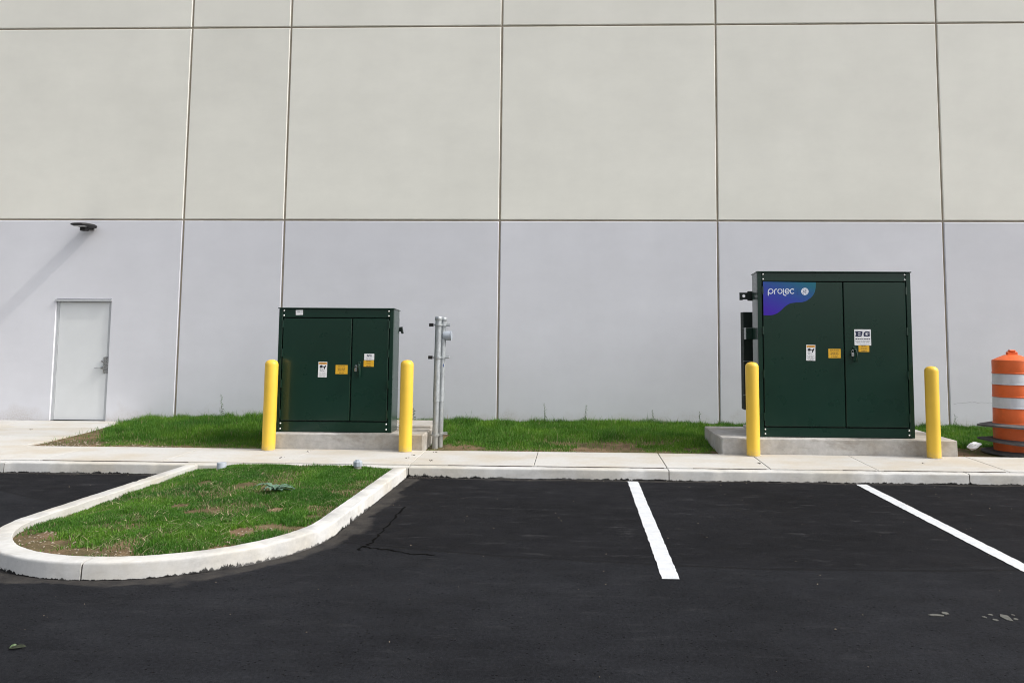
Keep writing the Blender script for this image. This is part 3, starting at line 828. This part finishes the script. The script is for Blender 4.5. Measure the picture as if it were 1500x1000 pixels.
# bracket arm with a real hole: ring of quads between outline and circle
ox, oz = at(rr_, 1089.5, 433.5, 11.62)[0], at(rr_, 1089.5, 433.5, 11.62)[2]
outl = []; circ = []
for i in range(16):
    a_ = 2*math.pi*i/16; circ.append((ox+.024*math.cos(a_), oz+.024*math.sin(a_)))
    mx = max(abs(math.cos(a_)), abs(math.sin(a_))); outl.append((ox+.062*math.cos(a_)/mx, oz+(.050*math.sin(a_)/mx)+(-.012 if math.cos(a_) < -.3 and math.sin(a_) < 0 else 0)))
v = []; f = []
for y_ in (ly-.012, ly+.012):
    v += [(x, y_, z) for x, z in outl] + [(x, y_, z) for x, z in circ]
for i in range(16):
    j = (i+1) % 16
    f += [(i, j, 16+j, 16+i), (32+i, 48+i, 48+j, 32+j), (i, 32+i, 32+j, j), (16+i, 16+j, 48+j, 48+i)]
b.add(v, f); b.build('lifting_lug', 'fin_green', rr_)
rx0 = at(rr_, 1085.7, 530, 12.13); rz1 = at(rr_, 1092, 457, 11.95)[2]; rz0 = at(rr_, 1092, 600, 11.95)[2]
fb = MB(); fb.cbox(0,.26,-.009,.009,rz0,rz1,.004); fin0 = None
rad = MB(); rad.tube([(rx0[0]+.15,.80,rz1-.08),(rx0[0]+.15,1.0,rz1-.08)], .03, 10)
rado = rad.build('radiator', 'fin_green', rr_, smooth=True)
b = MB(); b.tube([(rx0[0]+.15,.80,rz0+.08),(rx0[0]+.15,1.0,rz0+.08)], .03, 10); b.build('header_pipe', 'fin_green', rado, smooth=True)
for i in range(6):
    p = (rx0[0], .80+i*.036, 0)
    if fin0 is None: fin0 = fb.build('fin', 'fin_green', rado, p)
    else: dup(fin0, p, rado)
for yy_ in (481,529,578):
    z_ = at(rr_, 1092, yy_, 11.95)[2]; b = MB(); b.tube([(rx0[0]-.012,.785,z_),(rx0[0]+.17,.785,z_)], .006, 6); b.build('tie_bar', 'galvanised', rado)
bx_ = at(rr_, 1091, 488, 11.6); b = MB(); b.cbox(bx_[0], bx_[0]+.2, .36, .52, at(rr_,1091,497,11.6)[2], at(rr_,1091,480,11.6)[2], .006); b.build('side_box', 'cabinet_green', rr_)

# ------------------------------------------------------------------ bollards
def bollard(px_base, py_base, top_px, label):
    p = on_z(px_base, py_base, .138); Y = 10.895; q = on_y(px_base, py_base, Y)
    t = on_y(top_px[0], top_px[1], Y); z0 = .151; h = t.z-z0
    r = empty('bollard', (q.x, Y, z0)); tag(r, label, 'bollard', 'yellow bollards in front of the cabinets')
    b = MB(); R_ = .091
    b.lathe([(R_+.001,-.02),(R_,.02),(R_-.001,h*.5),(R_,h-.075),(R_-.002,h-.055),(R_-.010,h-.034),(R_-.030,h-.014),(R_-.055,h-.004),(.0,h)], (0,0,0), 40, cap0=True, cap1=False)
    o_ = b.build('sleeve', 'bollard_yellow', r, smooth=True)
    lean = (t.x-q.x)/h
    o_.rotation_euler = (random.uniform(-.003,.003), lean, random.uniform(0,6))
    o_.rotation_mode = 'XYZ'
    b = MB(); ring = []
    b.lathe([(R_+.012,-.004),(R_+.012,.003),(R_+.002,.006)], (0,0,0), 32, cap0=False, cap1=False); b.build('grout_ring', 'pad_concrete', r)
    return r
bollard(393.0, 662, (397.5, 526.5), 'yellow bollard by the smaller cabinet on the side towards the door')
bollard(593.5, 662, (596.3, 527), 'yellow bollard between the smaller cabinet and the twin steel conduits')
bollard(1103.8, 668, (1100.3, 530), 'yellow bollard in front of the finned side of the larger cabinet')
bollard(1368.5, 672, (1364.0, 536), 'yellow bollard between the larger cabinet and the orange drum')

# ------------------------------------------------------------------ twin conduits
cd = empty('conduit_riser', (-2.03, 11.38, .15)); tag(cd, 'pair of galvanised steel conduits strapped together standing in the grass', 'conduit')
o = cd.location
def pipe(xb, yb, Y, xt, yt):
    q = on_y(xb, yb, Y); t = on_y(xt, yt, Y); zs = on_y((xb+xt)/2, 586, Y).z; k_ = (zs-q.z)/(t.z-q.z); mid = q.lerp(t, k_)
    b = MB(); b.tube([q-o-Vector((0,0,.08)), mid-o], .043, 20); b.build('lower_pipe', 'galvanised', cd, smooth=True)
    b = MB(); b.tube([mid-o-Vector((0,0,.02)), mid-o, t-o-Vector((0,0,.04))], [.050,.048,.046], 20); b.build('upper_pipe', 'galvanised', cd, smooth=True)
    d_ = t-o
    b = MB(); b.lathe([(.052,-.055),(.055,-.050),(.055,-.012),(.050,-.002),(0,0)], tuple(d_), 20, cap1=False); b.build('cap', 'galvanised', cd, smooth=True)
    return q, t
q1, t1 = pipe(637.0, 655, 11.36, 642.6, 463.5)
q2, t2 = pipe(644.3, 647.5, 11.50, 649.6, 464.5)
for yp in (476, 524, 637):
    k_ = (655-yp)/(655-463.5); p1 = q1.lerp(t1, k_)-o; p2 = q2.lerp(t2, k_)-o
    b = MB()
    b.lathe([(.062,-.013),(.062,.013)], tuple(p1), 18); b.lathe([(.062,-.013),(.062,.013)], (p2.x, p2.y, p1.z), 18)
    b.box(p1.x-.085, p2.x+.095, p2.y+.045, p2.y+.075, p1.z-.02, p1.z+.02); b.build('pipe_strap', 'galvanised', cd, smooth=False)
    if yp < 600:
        b = MB(); b.cbox(p1.x-.135, p1.x-.075, p1.y-.02, p1.y+.03, p1.z-.024, p1.z+.024, .004); b.build('strut_end', 'black_metal', cd)
    b = MB(); b.lathe([(.012,.0),(.012,.05)], (p2.x+.06, p1.y+.1, p1.z), 8, 'x'); b.build('bolt', 'galvanised', cd)
c0 = on_y(650, 491.5, 11.5)-o
b = MB(); b.lathe([(.03,-.02),(.068,-.005),(.070,.01),(.070,.105),(.075,.107),(.075,.118),(.05,.12)], tuple(c0), 28, 'x'); b.build('hub', 'cap_grey', cd, smooth=True)
c0 = on_y(648.5, 535, 11.46)-o; b = MB(); b.box(-.016,.016,-.001,0,-.022,.022); b.build('sticker', 'blue_print', cd, (c0.x, c0.y-.002, c0.z))

# ------------------------------------------------------------------ traffic drum
bc = on_y(1488, 664, 11.52)
dm = empty('traffic_drum', (bc.x, 11.52, .145)); tag(dm, 'scuffed orange and white traffic drum with black rubber collars on the grass', 'traffic drum')
def dz(y): return on_y(1488, y, 11.52-.26).z-.145
zt, zc = dz(529), dz(519)
R1 = .262
bands = [('orange_band', 'drum_orange', dz(548), zt, R1, R1), ('white_band', 'drum_white', dz(564.5), dz(548), R1, R1+.003), ('orange_band', 'drum_orange', dz(583), dz(564.5), R1+.003, R1+.006),
         ('white_band', 'drum_white', dz(599.5), dz(583), R1+.006, R1+.009), ('orange_band', 'drum_orange', dz(623), dz(599.5), R1+.009, R1+.012)]
for nm, mt, za, zb, ra, rb in bands:
    b = MB(); lip = .006
    b.lathe([(rb-.02,za+.001),(rb+lip,za+.002),(rb+lip,za+.014),(rb,za+.02),(ra,zb-.012),(ra-.004,zb-.001),(ra-.03,zb)], (0,0,0), 44); b.build(nm, mt, dm, smooth=True)
b = MB(); b.lathe([(R1,zt-.004),(R1-.006,zt+.012),(R1-.03,zt+.022),(.10,zc-.012),(.07,zc-.010)], (0,0,0), 40, cap0=False); b.build('lid', 'drum_orange', dm, smooth=True)
b = MB(); b.cbox(-.075,.075,-.03,.03,zc-.02,zc+.034,.01); b.cbox(-.045,.045,-.035,.035,zc+.03,zc+.062,.01); b.build('carry_handle', 'drum_orange', dm)
b = MB(); b.lathe([(R1+.012,-.02),(R1+.016,dz(655)),(R1+.024,dz(650)),(R1+.012,dz(645)),(R1+.016,dz(632)),(R1+.02,dz(626)),(R1+.012,dz(621))], (0,0,0), 40); b.build('nested_drum', 'drum_orange', dm, smooth=True)
def collar(z, r_, tilt, wav, ph):
    b = MB(); n_ = 56; v = []; f = []
    rr2 = [(R1-.01,.018),(R1+.06,.030),(r_*.95,.012),(r_,.006),(r_,-.016),(r_*.9,-.014),(R1-.01,-.004)]
    for (rad_, hh) in rr2:
        for i in range(n_):
            a_ = 2*math.pi*i/n_; s_ = (rad_-R1)/(r_-R1)
            v.append((rad_*math.cos(a_), rad_*math.sin(a_), z+hh+s_*(wav*math.sin(2*a_+ph)+tilt*math.cos(a_))))
    for j in range(len(rr2)-1):
        for i in range(n_): k_ = (i+1) % n_; f.append((j*n_+i, (j+1)*n_+i, (j+1)*n_+k_, j*n_+k_))
    b.add(v, f); b.build('rubber_collar', 'rubber', dm, smooth=True)
collar(dz(625)-.0, .475, .01, .014, .4)
collar(dz(648)-.0, .48, -.004, .018, 1.5)
collar(.016, .44, .0, .006, 2.2)

# ------------------------------------------------------------------ small things
# drain caps in the island
cap1 = on_z(324.5, 686, .115); cap2 = on_z(524, 686.5, .118)
r = empty('drain_cap', (cap1.x, cap1.y, .10)); tag(r, 'squat blue grey pipe cap at the bare corner of the island', 'pipe cap')
b = MB(); b.lathe([(.056,-.05),(.056,.082),(.052,.089),(0,.090)], (0,0,0), 24, cap1=False); b.build('cap', 'cap_grey', r, smooth=True)
r = empty('drain_cap', (cap2.x, cap2.y, .10)); tag(r, 'blue grey pipe cap on a thin collar near the island corner by the lot', 'pipe cap')
b = MB(); b.lathe([(.052,.050),(.056,.054),(.056,.105),(.050,.113),(.035,.115),(.03,.128),(0,.129)], (0,0,0), 8, cap1=False); b.build('cap', 'cap_grey', r)
b = MB(); b.lathe([(.045,-.05),(.045,.050)], (0,0,0), 20); b.build('collar', 'galvanised', r, smooth=True)

# crumpled paper beside the drum
pp = on_z(1427, 655, .2); b = MB(); nu, nv = 14, 9; v = []; f = []
for j in range(nv):
    for i in range(nu):
        a_ = 2*math.pi*i/nu; t_ = math.pi*j/(nv-1); rr3 = 1+random.uniform(-.22,.22)
        x = .100*math.cos(t_)*1.0; w_ = (.042+.016*math.cos(t_*3+1))*math.sin(t_)*rr3
        v.append((x+random.uniform(-.008,.008), w_*math.cos(a_), w_*math.sin(a_)+.25*x+random.uniform(-.006,.006)))
for j in range(nv-1):
    for i in range(nu): k_ = (i+1) % nu; f.append((j*nu+i, j*nu+k_, (j+1)*nu+k_, (j+1)*nu+i))
b.add(v, f)
tag(b.build('crumpled_paper', 'paper', loc=(on_y(1427,652.5,11.34).x, 11.34, on_y(1427,652.5,11.34).z)), 'crumpled white paper lying in the grass beside the drum', 'litter')

# leaf scrap on the asphalt
lp = on_z(25, 950, 0); b = MB()
for (dx_, dy_, a_, l_, w_, mi) in ((0,0,.1,.075,.018,0),(-.03,.012,.9,.04,.010,1),(-.025,-.012,-.5,.035,.010,0),(.015,.004,.3,.06,.012,0)):
    ca, sa = math.cos(a_), math.sin(a_); v = []
    for (u, w2, z_) in ((-.5,0,.006),(-.2,.5,.016),(.2,.4,.020),(.5,0,.010),(.2,-.4,.012),(-.2,-.5,.009),(0,0,.012)):
        x, y = u*l_, w2*w_*2; v.append((dx_+ca*x-sa*y, dy_+sa*x+ca*y, z_))
    b.add(v, [(6,0,5),(6,5,4),(6,4,3),(6,3,2),(6,2,1),(6,1,0)], mi)
tag(b.build('fallen_leaf', ['leaf_dark','weed_green'], loc=(lp.x, lp.y, 0)), 'curled dark green leaf scrap lying on the black asphalt', 'leaf')

# dried mortar spatter on the asphalt
sp = empty('mortar_spatter', tuple(on_z(1420, 905, 0))); tag(sp, 'dried flakes of pale mortar stuck to the asphalt', 'mortar')
spots = [(1371,901,.105,.020),(1384,898.5,.050,.026),(1442,904,.030,.014),(1451,900.5,.034,.012),(1458,908,.038,.014),(1474,905,.062,.060),(1488,907,.034,.014),(1484,901,.03,.01)]
for (x, y, w_, h_) in spots:
    q = on_z(x, y, 0)-sp.location; b = MB(); k_ = 11; pts = []
    for i in range(k_):
        a_ = 2*math.pi*i/k_; r3 = random.uniform(.65,1.1); pts.append((q.x+w_*.5*r3*math.cos(a_), q.y+h_*1.1*r3*math.sin(a_), .005))
    base_ = [(p[0], p[1], .0005) for p in pts]
    b.add(pts+base_, [tuple(range(k_))]+[(i, k_+i, k_+(i+1)%k_, (i+1)%k_) for i in range(k_)]); b.build('flake', 'mortar', sp)

# weeds
def stem_weed(px_, ptop, label, Y=13.9, seed=0):
    rw = random.Random(seed); q = on_y(px_, 612, Y); t = on_y(px_+rw.uniform(-3,3), ptop, Y)
    z0 = float(verge_z(q.x, Y)); h_ = t.z-z0; r_ = empty('weed', (q.x, Y, z0)); tag(r_, label, 'weed', 'tall weeds along the wall foot')
    b = MB(); pts = [((t.x-q.x)*k_/6+rw.uniform(-.008,.008)*(k_ > 0), rw.uniform(-.01,.01), h_*k_/6) for k_ in range(7)]
    b.tube(pts, [.004-.0004*k_ for k_ in range(7)], 5); b.build('stem', 'weed_green', r_)
    b = MB()
    for k_ in range(int(h_/.018)):
        z_ = h_*(.25+.75*k_/(h_/.018)); i = min(5, int(z_/h_*6)); p = pts[i]; a_ = rw.uniform(0, 6.28); l_ = rw.uniform(.025,.065)*(1.25-z_/h_*.7)
        c_, s_ = math.cos(a_), math.sin(a_); w_ = l_*.22
        b.add([(p[0],p[1],z_),(p[0]+c_*l_*.5-s_*w_,p[1]+s_*l_*.5+c_*w_,z_+.02),(p[0]+c_*l_,p[1]+s_*l_,z_+.012),(p[0]+c_*l_*.5+s_*w_,p[1]+s_*l_*.5-c_*w_,z_+.016)], [(0,1,2,3)])
    b.build('leaf', 'weed_green', r_)
for i, (x, t, lb) in enumerate(((325,577,'bushy tall weed at the wall between the door and the smaller cabinet'), (606,587,'thin weed at the wall behind the pad of the smaller cabinet, beside the conduits'),
        (797,590,'tall bare weed at the wall, just right of the joint in the open grass'), (857,592,'tallest lone weed at the wall midway between the two cabinets'),
        (957,600,'short weed at the wall in the grass before the larger pad'), (1026,602,'wispy weed at the wall by the corner of the larger pad'),
        (1399,606,'small weed at the wall joint behind the bollard nearest the drum'), (1455,612,'tiny weed at the wall foot behind the orange drum'))):
    stem_weed(x, t, lb, seed=i+3)
wb = on_z(404, 722, .125); rw = empty('broadleaf_weed', (wb.x, wb.y, float(island_z(wb.x, wb.y)))); tag(rw, 'blue green broadleaf weed rosette growing in the island grass', 'weed')
for k_ in range(15):
    a_ = 2*math.pi*k_/15+random.uniform(-.2,.2); l_ = random.uniform(.13,.24); up = random.uniform(.03,.09); w_ = random.uniform(.030,.045)
    b = MB(); v = []; f = []; c_, s_ = math.cos(a_), math.sin(a_); nseg = 7
    for i in range(nseg+1):
        t_ = i/nseg; x_ = l_*t_; z_ = up*math.sin(t_*2.5)+.015; ww = w_*math.sin(math.pi*min(1, .12+t_*.88))*(1.25 if i % 2 else .7)
        for sgn in (-1, 0, 1): v.append((c_*x_-s_*ww*sgn, s_*x_+c_*ww*sgn, z_+(.008 if sgn else 0)))
    for i in range(nseg):
        for q in (0,1): f.append((3*i+q, 3*i+q+1, 3*i+q+4, 3*i+q+3))
    b.add(v, f); b.build('leaf', 'weed_leaf', rw)

# loose crumbs: stones on the bare soil, grit on the asphalt and dark crumbs on the concrete
def crumbs(name, pts, mat, label, cat):
    b = MB()
    for (x, y, z, s_) in pts:
        v = []
        for (a, c_, e_) in ((1,0,0),(-1,0,0),(0,1,0),(0,-1,0),(0,0,1),(0,0,-1)):
            k_ = s_*random.uniform(.6,1.2); v.append((x+a*k_+random.uniform(-.3,.3)*s_, y+c_*k_+random.uniform(-.3,.3)*s_, z+e_*k_*.7))
        b.add(v, [(0,2,4),(2,1,4),(1,3,4),(3,0,4),(2,0,5),(1,2,5),(3,1,5),(0,3,5)])
    tag(b.build(name, mat), label, cat, kind='stuff')
P_ = []
for _ in range(420):
    x = rng.uniform(-7.9,-5.2); y = YB+.03+abs(rng.normal(0,.35))
    if y < 12.6 and x < -7.9+2.7*max(.1, 1-(y-YB)/1.1): P_.append((x, y, float(verge_z(x,y))+.004, rng.uniform(.006,.019)))
for _ in range(260):
    x = rng.uniform(-2,2); y = YB+.02+abs(rng.normal(0,.14)); P_.append((x, y, float(verge_z(x,y))+.003, rng.uniform(.004,.011)))
for _ in range(260):
    a_ = rng.uniform(-math.pi,-.3); q = rng.uniform(.85,1.2); x, y = IX+q*math.cos(a_), IY+q*math.sin(a_); P_.append((x, y, float(island_z(x,y))+.004, rng.uniform(.004,.014)))
crumbs('gravel', P_, 'gravel_stone', 'small pale stones and clods scattered over the bare soil', 'gravel')
P_ = [(rng.uniform(-7,7), rng.uniform(3,9.7), .003, abs(rng.normal(.0025,.0018))+.0012) for _ in range(260)]
for _ in range(120): P_.append((rng.uniform(-7.5,6.5), YK-abs(rng.normal(0,.09))-.01, .003, rng.uniform(.002,.006)))
crumbs('grit', P_, 'gravel_stone', 'tiny pale grit scattered over the black asphalt', 'grit')
P_ = []
for (x, y) in ((605,668),(632,675),(597,671.5),(841,662.5),(638,664),(44,629),(1010,664),(785,662),(413,671),(451,663),(1353,680),(1112,679)):
    q = on_z(x, y, .135 if y > 640 else .165)
    for _ in range(5): P_.append((q.x+rng.normal(0,.016), q.y+rng.normal(0,.02), SB+.009-(YB-q.y)*.019+.004 if y > 640 else q.z+.004, rng.uniform(.004,.012)))
for _ in range(90):
    x = -2.07+abs(rng.normal(0,.18)); P_.append((x, YK-abs(rng.normal(0,.03))-.004, .006, rng.uniform(.006,.016)))
crumbs('soil_crumbs', P_, 'dark_crumb', 'dark crumbs of soil and tar on the concrete and by the kerb', 'debris')

# ------------------------------------------------------------------ grass (numpy built, one mesh per lawn)
def blades(name, label, x, y, z, h, w, tint, lean, cat='grass'):
    k = len(x); az = rng.uniform(0, 2*math.pi, k); ba = rng.uniform(0, 2*math.pi, k)
    dx, dy = np.cos(az), np.sin(az); wx, wy = np.cos(ba)*w/2, np.sin(ba)*w/2
    lm = lean*h; V = np.zeros((k,5,3), np.float32)
    hz = np.sqrt(np.maximum(h*h-lm*lm, (.12*h)**2))
    V[:,0] = np.stack([x-wx, y-wy, z-.004], -1); V[:,1] = np.stack([x+wx, y+wy, z-.004], -1)
    mx, my = x+dx*lm*.35, y+dy*lm*.35
    V[:,2] = np.stack([mx+wx*.8, my+wy*.8, z+hz*.6], -1); V[:,3] = np.stack([mx-wx*.8, my-wy*.8, z+hz*.6], -1)
    V[:,4] = np.stack([x+dx*lm, y+dy*lm, z+hz], -1)
    me = bpy.data.meshes.new(name); me.vertices.add(k*5); me.vertices.foreach_set('co', V.ravel())
    o5 = (np.arange(k)*5)[:,None]
    li = np.concatenate([o5+np.array([[0,1,2,3]]), o5+np.array([[3,2,4]])], 1).astype(np.int32)
    me.loops.add(k*7); me.loops.foreach_set('vertex_index', li.ravel())
    me.polygons.add(k*2)
    st = np.stack([np.arange(k)*7, np.arange(k)*7+4], 1).astype(np.int32); me.polygons.foreach_set('loop_start', st.ravel())
    ca = me.color_attributes.new('tint', 'FLOAT_COLOR', 'POINT')
    t4 = np.concatenate([tint, np.ones((k,1))], 1).astype(np.float32); T = np.repeat(t4[:,None], 5, 1)
    T[:,4,:3] *= 1.12
    ca.data.foreach_set('color', T.ravel())
    me.materials.append(MAT['grass_blade']); me.update(calc_edges=True); me.validate()
    o_ = bpy.data.objects.new(name, me); COL.objects.link(o_); tag(o_, label, cat, kind='stuff'); return o_
def tints(k, x, y, dead, seed):
    g1 = np.array([.048,.150,.011]); g2 = np.array([.135,.285,.026]); straw = np.array([.36,.30,.17]); dk = np.array([.024,.105,.011])
    a = rng.uniform(0,1,k)[:,None]; c = g1*(1-a)+g2*a
    p = fbm(x, y, .9, seed)[:,None]; c = c*(1-sstep(.45,.7,p)*.45)+dk*sstep(.45,.7,p)*.45
    y_ = vnoise(x, y, 3.1, seed+5)[:,None]; c = c*(1+.5*(y_-.5)); c[:,0:1] *= 1+.35*(y_-.5)
    d = (rng.uniform(0,1,k) < dead)[:,None]; return np.where(d, straw*rng.uniform(.6,1.25,(k,1)), c)

K = 420000
x = rng.uniform(-7.97, 8.2, K); y = YB+.005+(YW-YB-.01)*rng.uniform(0,1,K)
t = (y-YB)/(YW-YB)
den = sstep(.02,.30,t)*.75+.25
bare = fbm(x, y, 1.3, 21); den = den*(1-.97*sstep(.50,.60,bare)*sstep(.60,.25,t))
den *= .06+.94*sstep(.015,.085,t+.10*(fbm(x,y,1.8,4)-.5))
lim = -7.9+np.maximum(0, 12.9-y)*.55+.35*(fbm(x,y,2.2,8)-.5); den *= .03+.97*sstep(-.12,.22,x-lim)
strip = (x > -7) & (x < -4.4); den = np.where(strip, np.maximum(den, .75*sstep(.09,.18,t)), den)
ok = (rng.uniform(0,1,K) < den)
for (a, c_, y1_) in ((-4.31,-2.15,12.46),(2.005,5.245,12.51)): ok &= ~((x > a) & (x < c_) & (y < y1_))
ok &= ~((x > -4.31) & (x < -2.03) & (y > 11.75) & (y < 12.62))
dxd = x-bc.x; ok &= (dxd*dxd+(y-11.52)**2) > .24**2
x, y, t = x[ok], y[ok], t[ok]; k = len(x)
clump = vnoise(x, y, 4.5, 31)
h = (.022+.052*sstep(.03,.45,t)+.020*sstep(.6,1,t))*(.40+1.0*clump)*rng.uniform(.55,1.35,k)
h *= 1+.30*np.exp(-((x+5.6)/1.3)**2)*sstep(.1,.4,t)
tall = rng.uniform(0,1,k) < .02; h = np.where(tall, h*rng.uniform(1.3,2.1,k), h)
near_drum = np.exp(-((x-bc.x)**2+(y-11.5)**2)/.35); h *= 1-.35*near_drum
dead = .025+.16*sstep(.12,.0,t)+.12*sstep(.5,.66,fbm(x,y,1.3,21))*sstep(.6,.1,t)
blades('verge_grass', 'unmown green grass strip between the sidewalk and the warehouse wall', x, y, verge_z(x,y), h, rng.uniform(.0035,.0075,k), tints(k,x,y,dead,41), np.clip(rng.normal(.42,.22,k),0,.95))

K = 300000
x = rng.uniform(IX-1.24, IX+1.24, K); y = rng.uniform(IY-1.24, 9.74, K)
ins = np.where(y >= IY, np.abs(x-IX) <= IR-.164, (x-IX)**2+(y-IY)**2 <= (IR-.164)**2)
x, y = x[ins], y[ins]; k = len(x)
rad_ = np.where(y < IY, np.hypot(x-IX, y-IY), np.abs(x-IX))/(IR-.17)
b1 = fbm(x, y, 1.9, 51)
den = (.16+.84*sstep(.62,.50,b1))
nose = sstep(.80,.97,rad_+.22*(fbm(x,y,2.4,61)-.5)); frontm = sstep(7.0,6.5,y)*sstep(IX+.25,IX-.45,x)
den *= 1-.93*nose*np.clip(frontm+.05,0,1)
cor = np.exp(-(((x+2.45)/.22)**2+((y-9.3)/.5)**2)); den *= 1-.75*cor
cor = np.exp(-(((x+4.55)/.2)**2+((y-9.35)/.35)**2)); den *= 1-.6*cor
for (cxp_, cyp_, sx_, sy_) in ((359,710,.17,.17),(393,713,.10,.15),(263,741,.12,.12),(281,750,.12,.10),(310,748,.13,.10),(403,746,.12,.14),(400,769,.20,.14),(354,777,.14,.13),(440,769,.16,.12),(300,706,.1,.12),(335,766,.08,.08),(150,741,.18,.16),(330,798,.2,.10),(48,781,.26,.22),(70,792,.26,.15),(112,803,.30,.10),(165,806,.22,.08),(455,752,.08,.1)):
    q = on_z(cxp_, cyp_, .13); den *= 1-np.minimum(1, 1.5*np.exp(-(((x-q.x)/(sx_*.85))**2+((y-q.y)/(sy_*1.15))**2)))
ok = rng.uniform(0,1,k) < den; x, y, rad_ = x[ok], y[ok], rad_[ok]; k = len(x)
cl = vnoise(x, y, 5., 71); h = (.016+.036*cl)*rng.uniform(.6,1.3,k)
dead = .03+.14*sstep(.48,.62,fbm(x,y,1.9,51))+.06*sstep(.8,1,rad_)
blades('island_grass', 'short patchy green grass filling the kerbed island', x, y, island_z(x,y), h, rng.uniform(.004,.0075,k), tints(k,x,y,dead,81)*np.array([.80,.86,.9]), np.clip(rng.normal(.55,.25,k),0,.97))
# dry clippings lying on the island turf and on the verge edge
K = 1700; x = rng.uniform(IX-1.2, IX+1.2, K); y = rng.uniform(IY-1.2, 9.7, K)
ins = np.where(y >= IY, np.abs(x-IX) <= IR-.18, (x-IX)**2+(y-IY)**2 <= (IR-.18)**2) & (rng.uniform(0,1,K) < .15+.85*sstep(.42,.60,fbm(x,y,2.1,91)))
x, y = x[ins], y[ins]; k = len(x)
tn = np.array([.38,.33,.21])*rng.uniform(.55,1.2,(k,1))
blades('dry_clippings', 'pale dry straw and grass clippings lying on the island turf', x, y, island_z(x,y)+rng.uniform(.012,.045,k), rng.uniform(.04,.13,k), rng.uniform(.004,.008,k), tn, np.full(k,.985), 'straw')
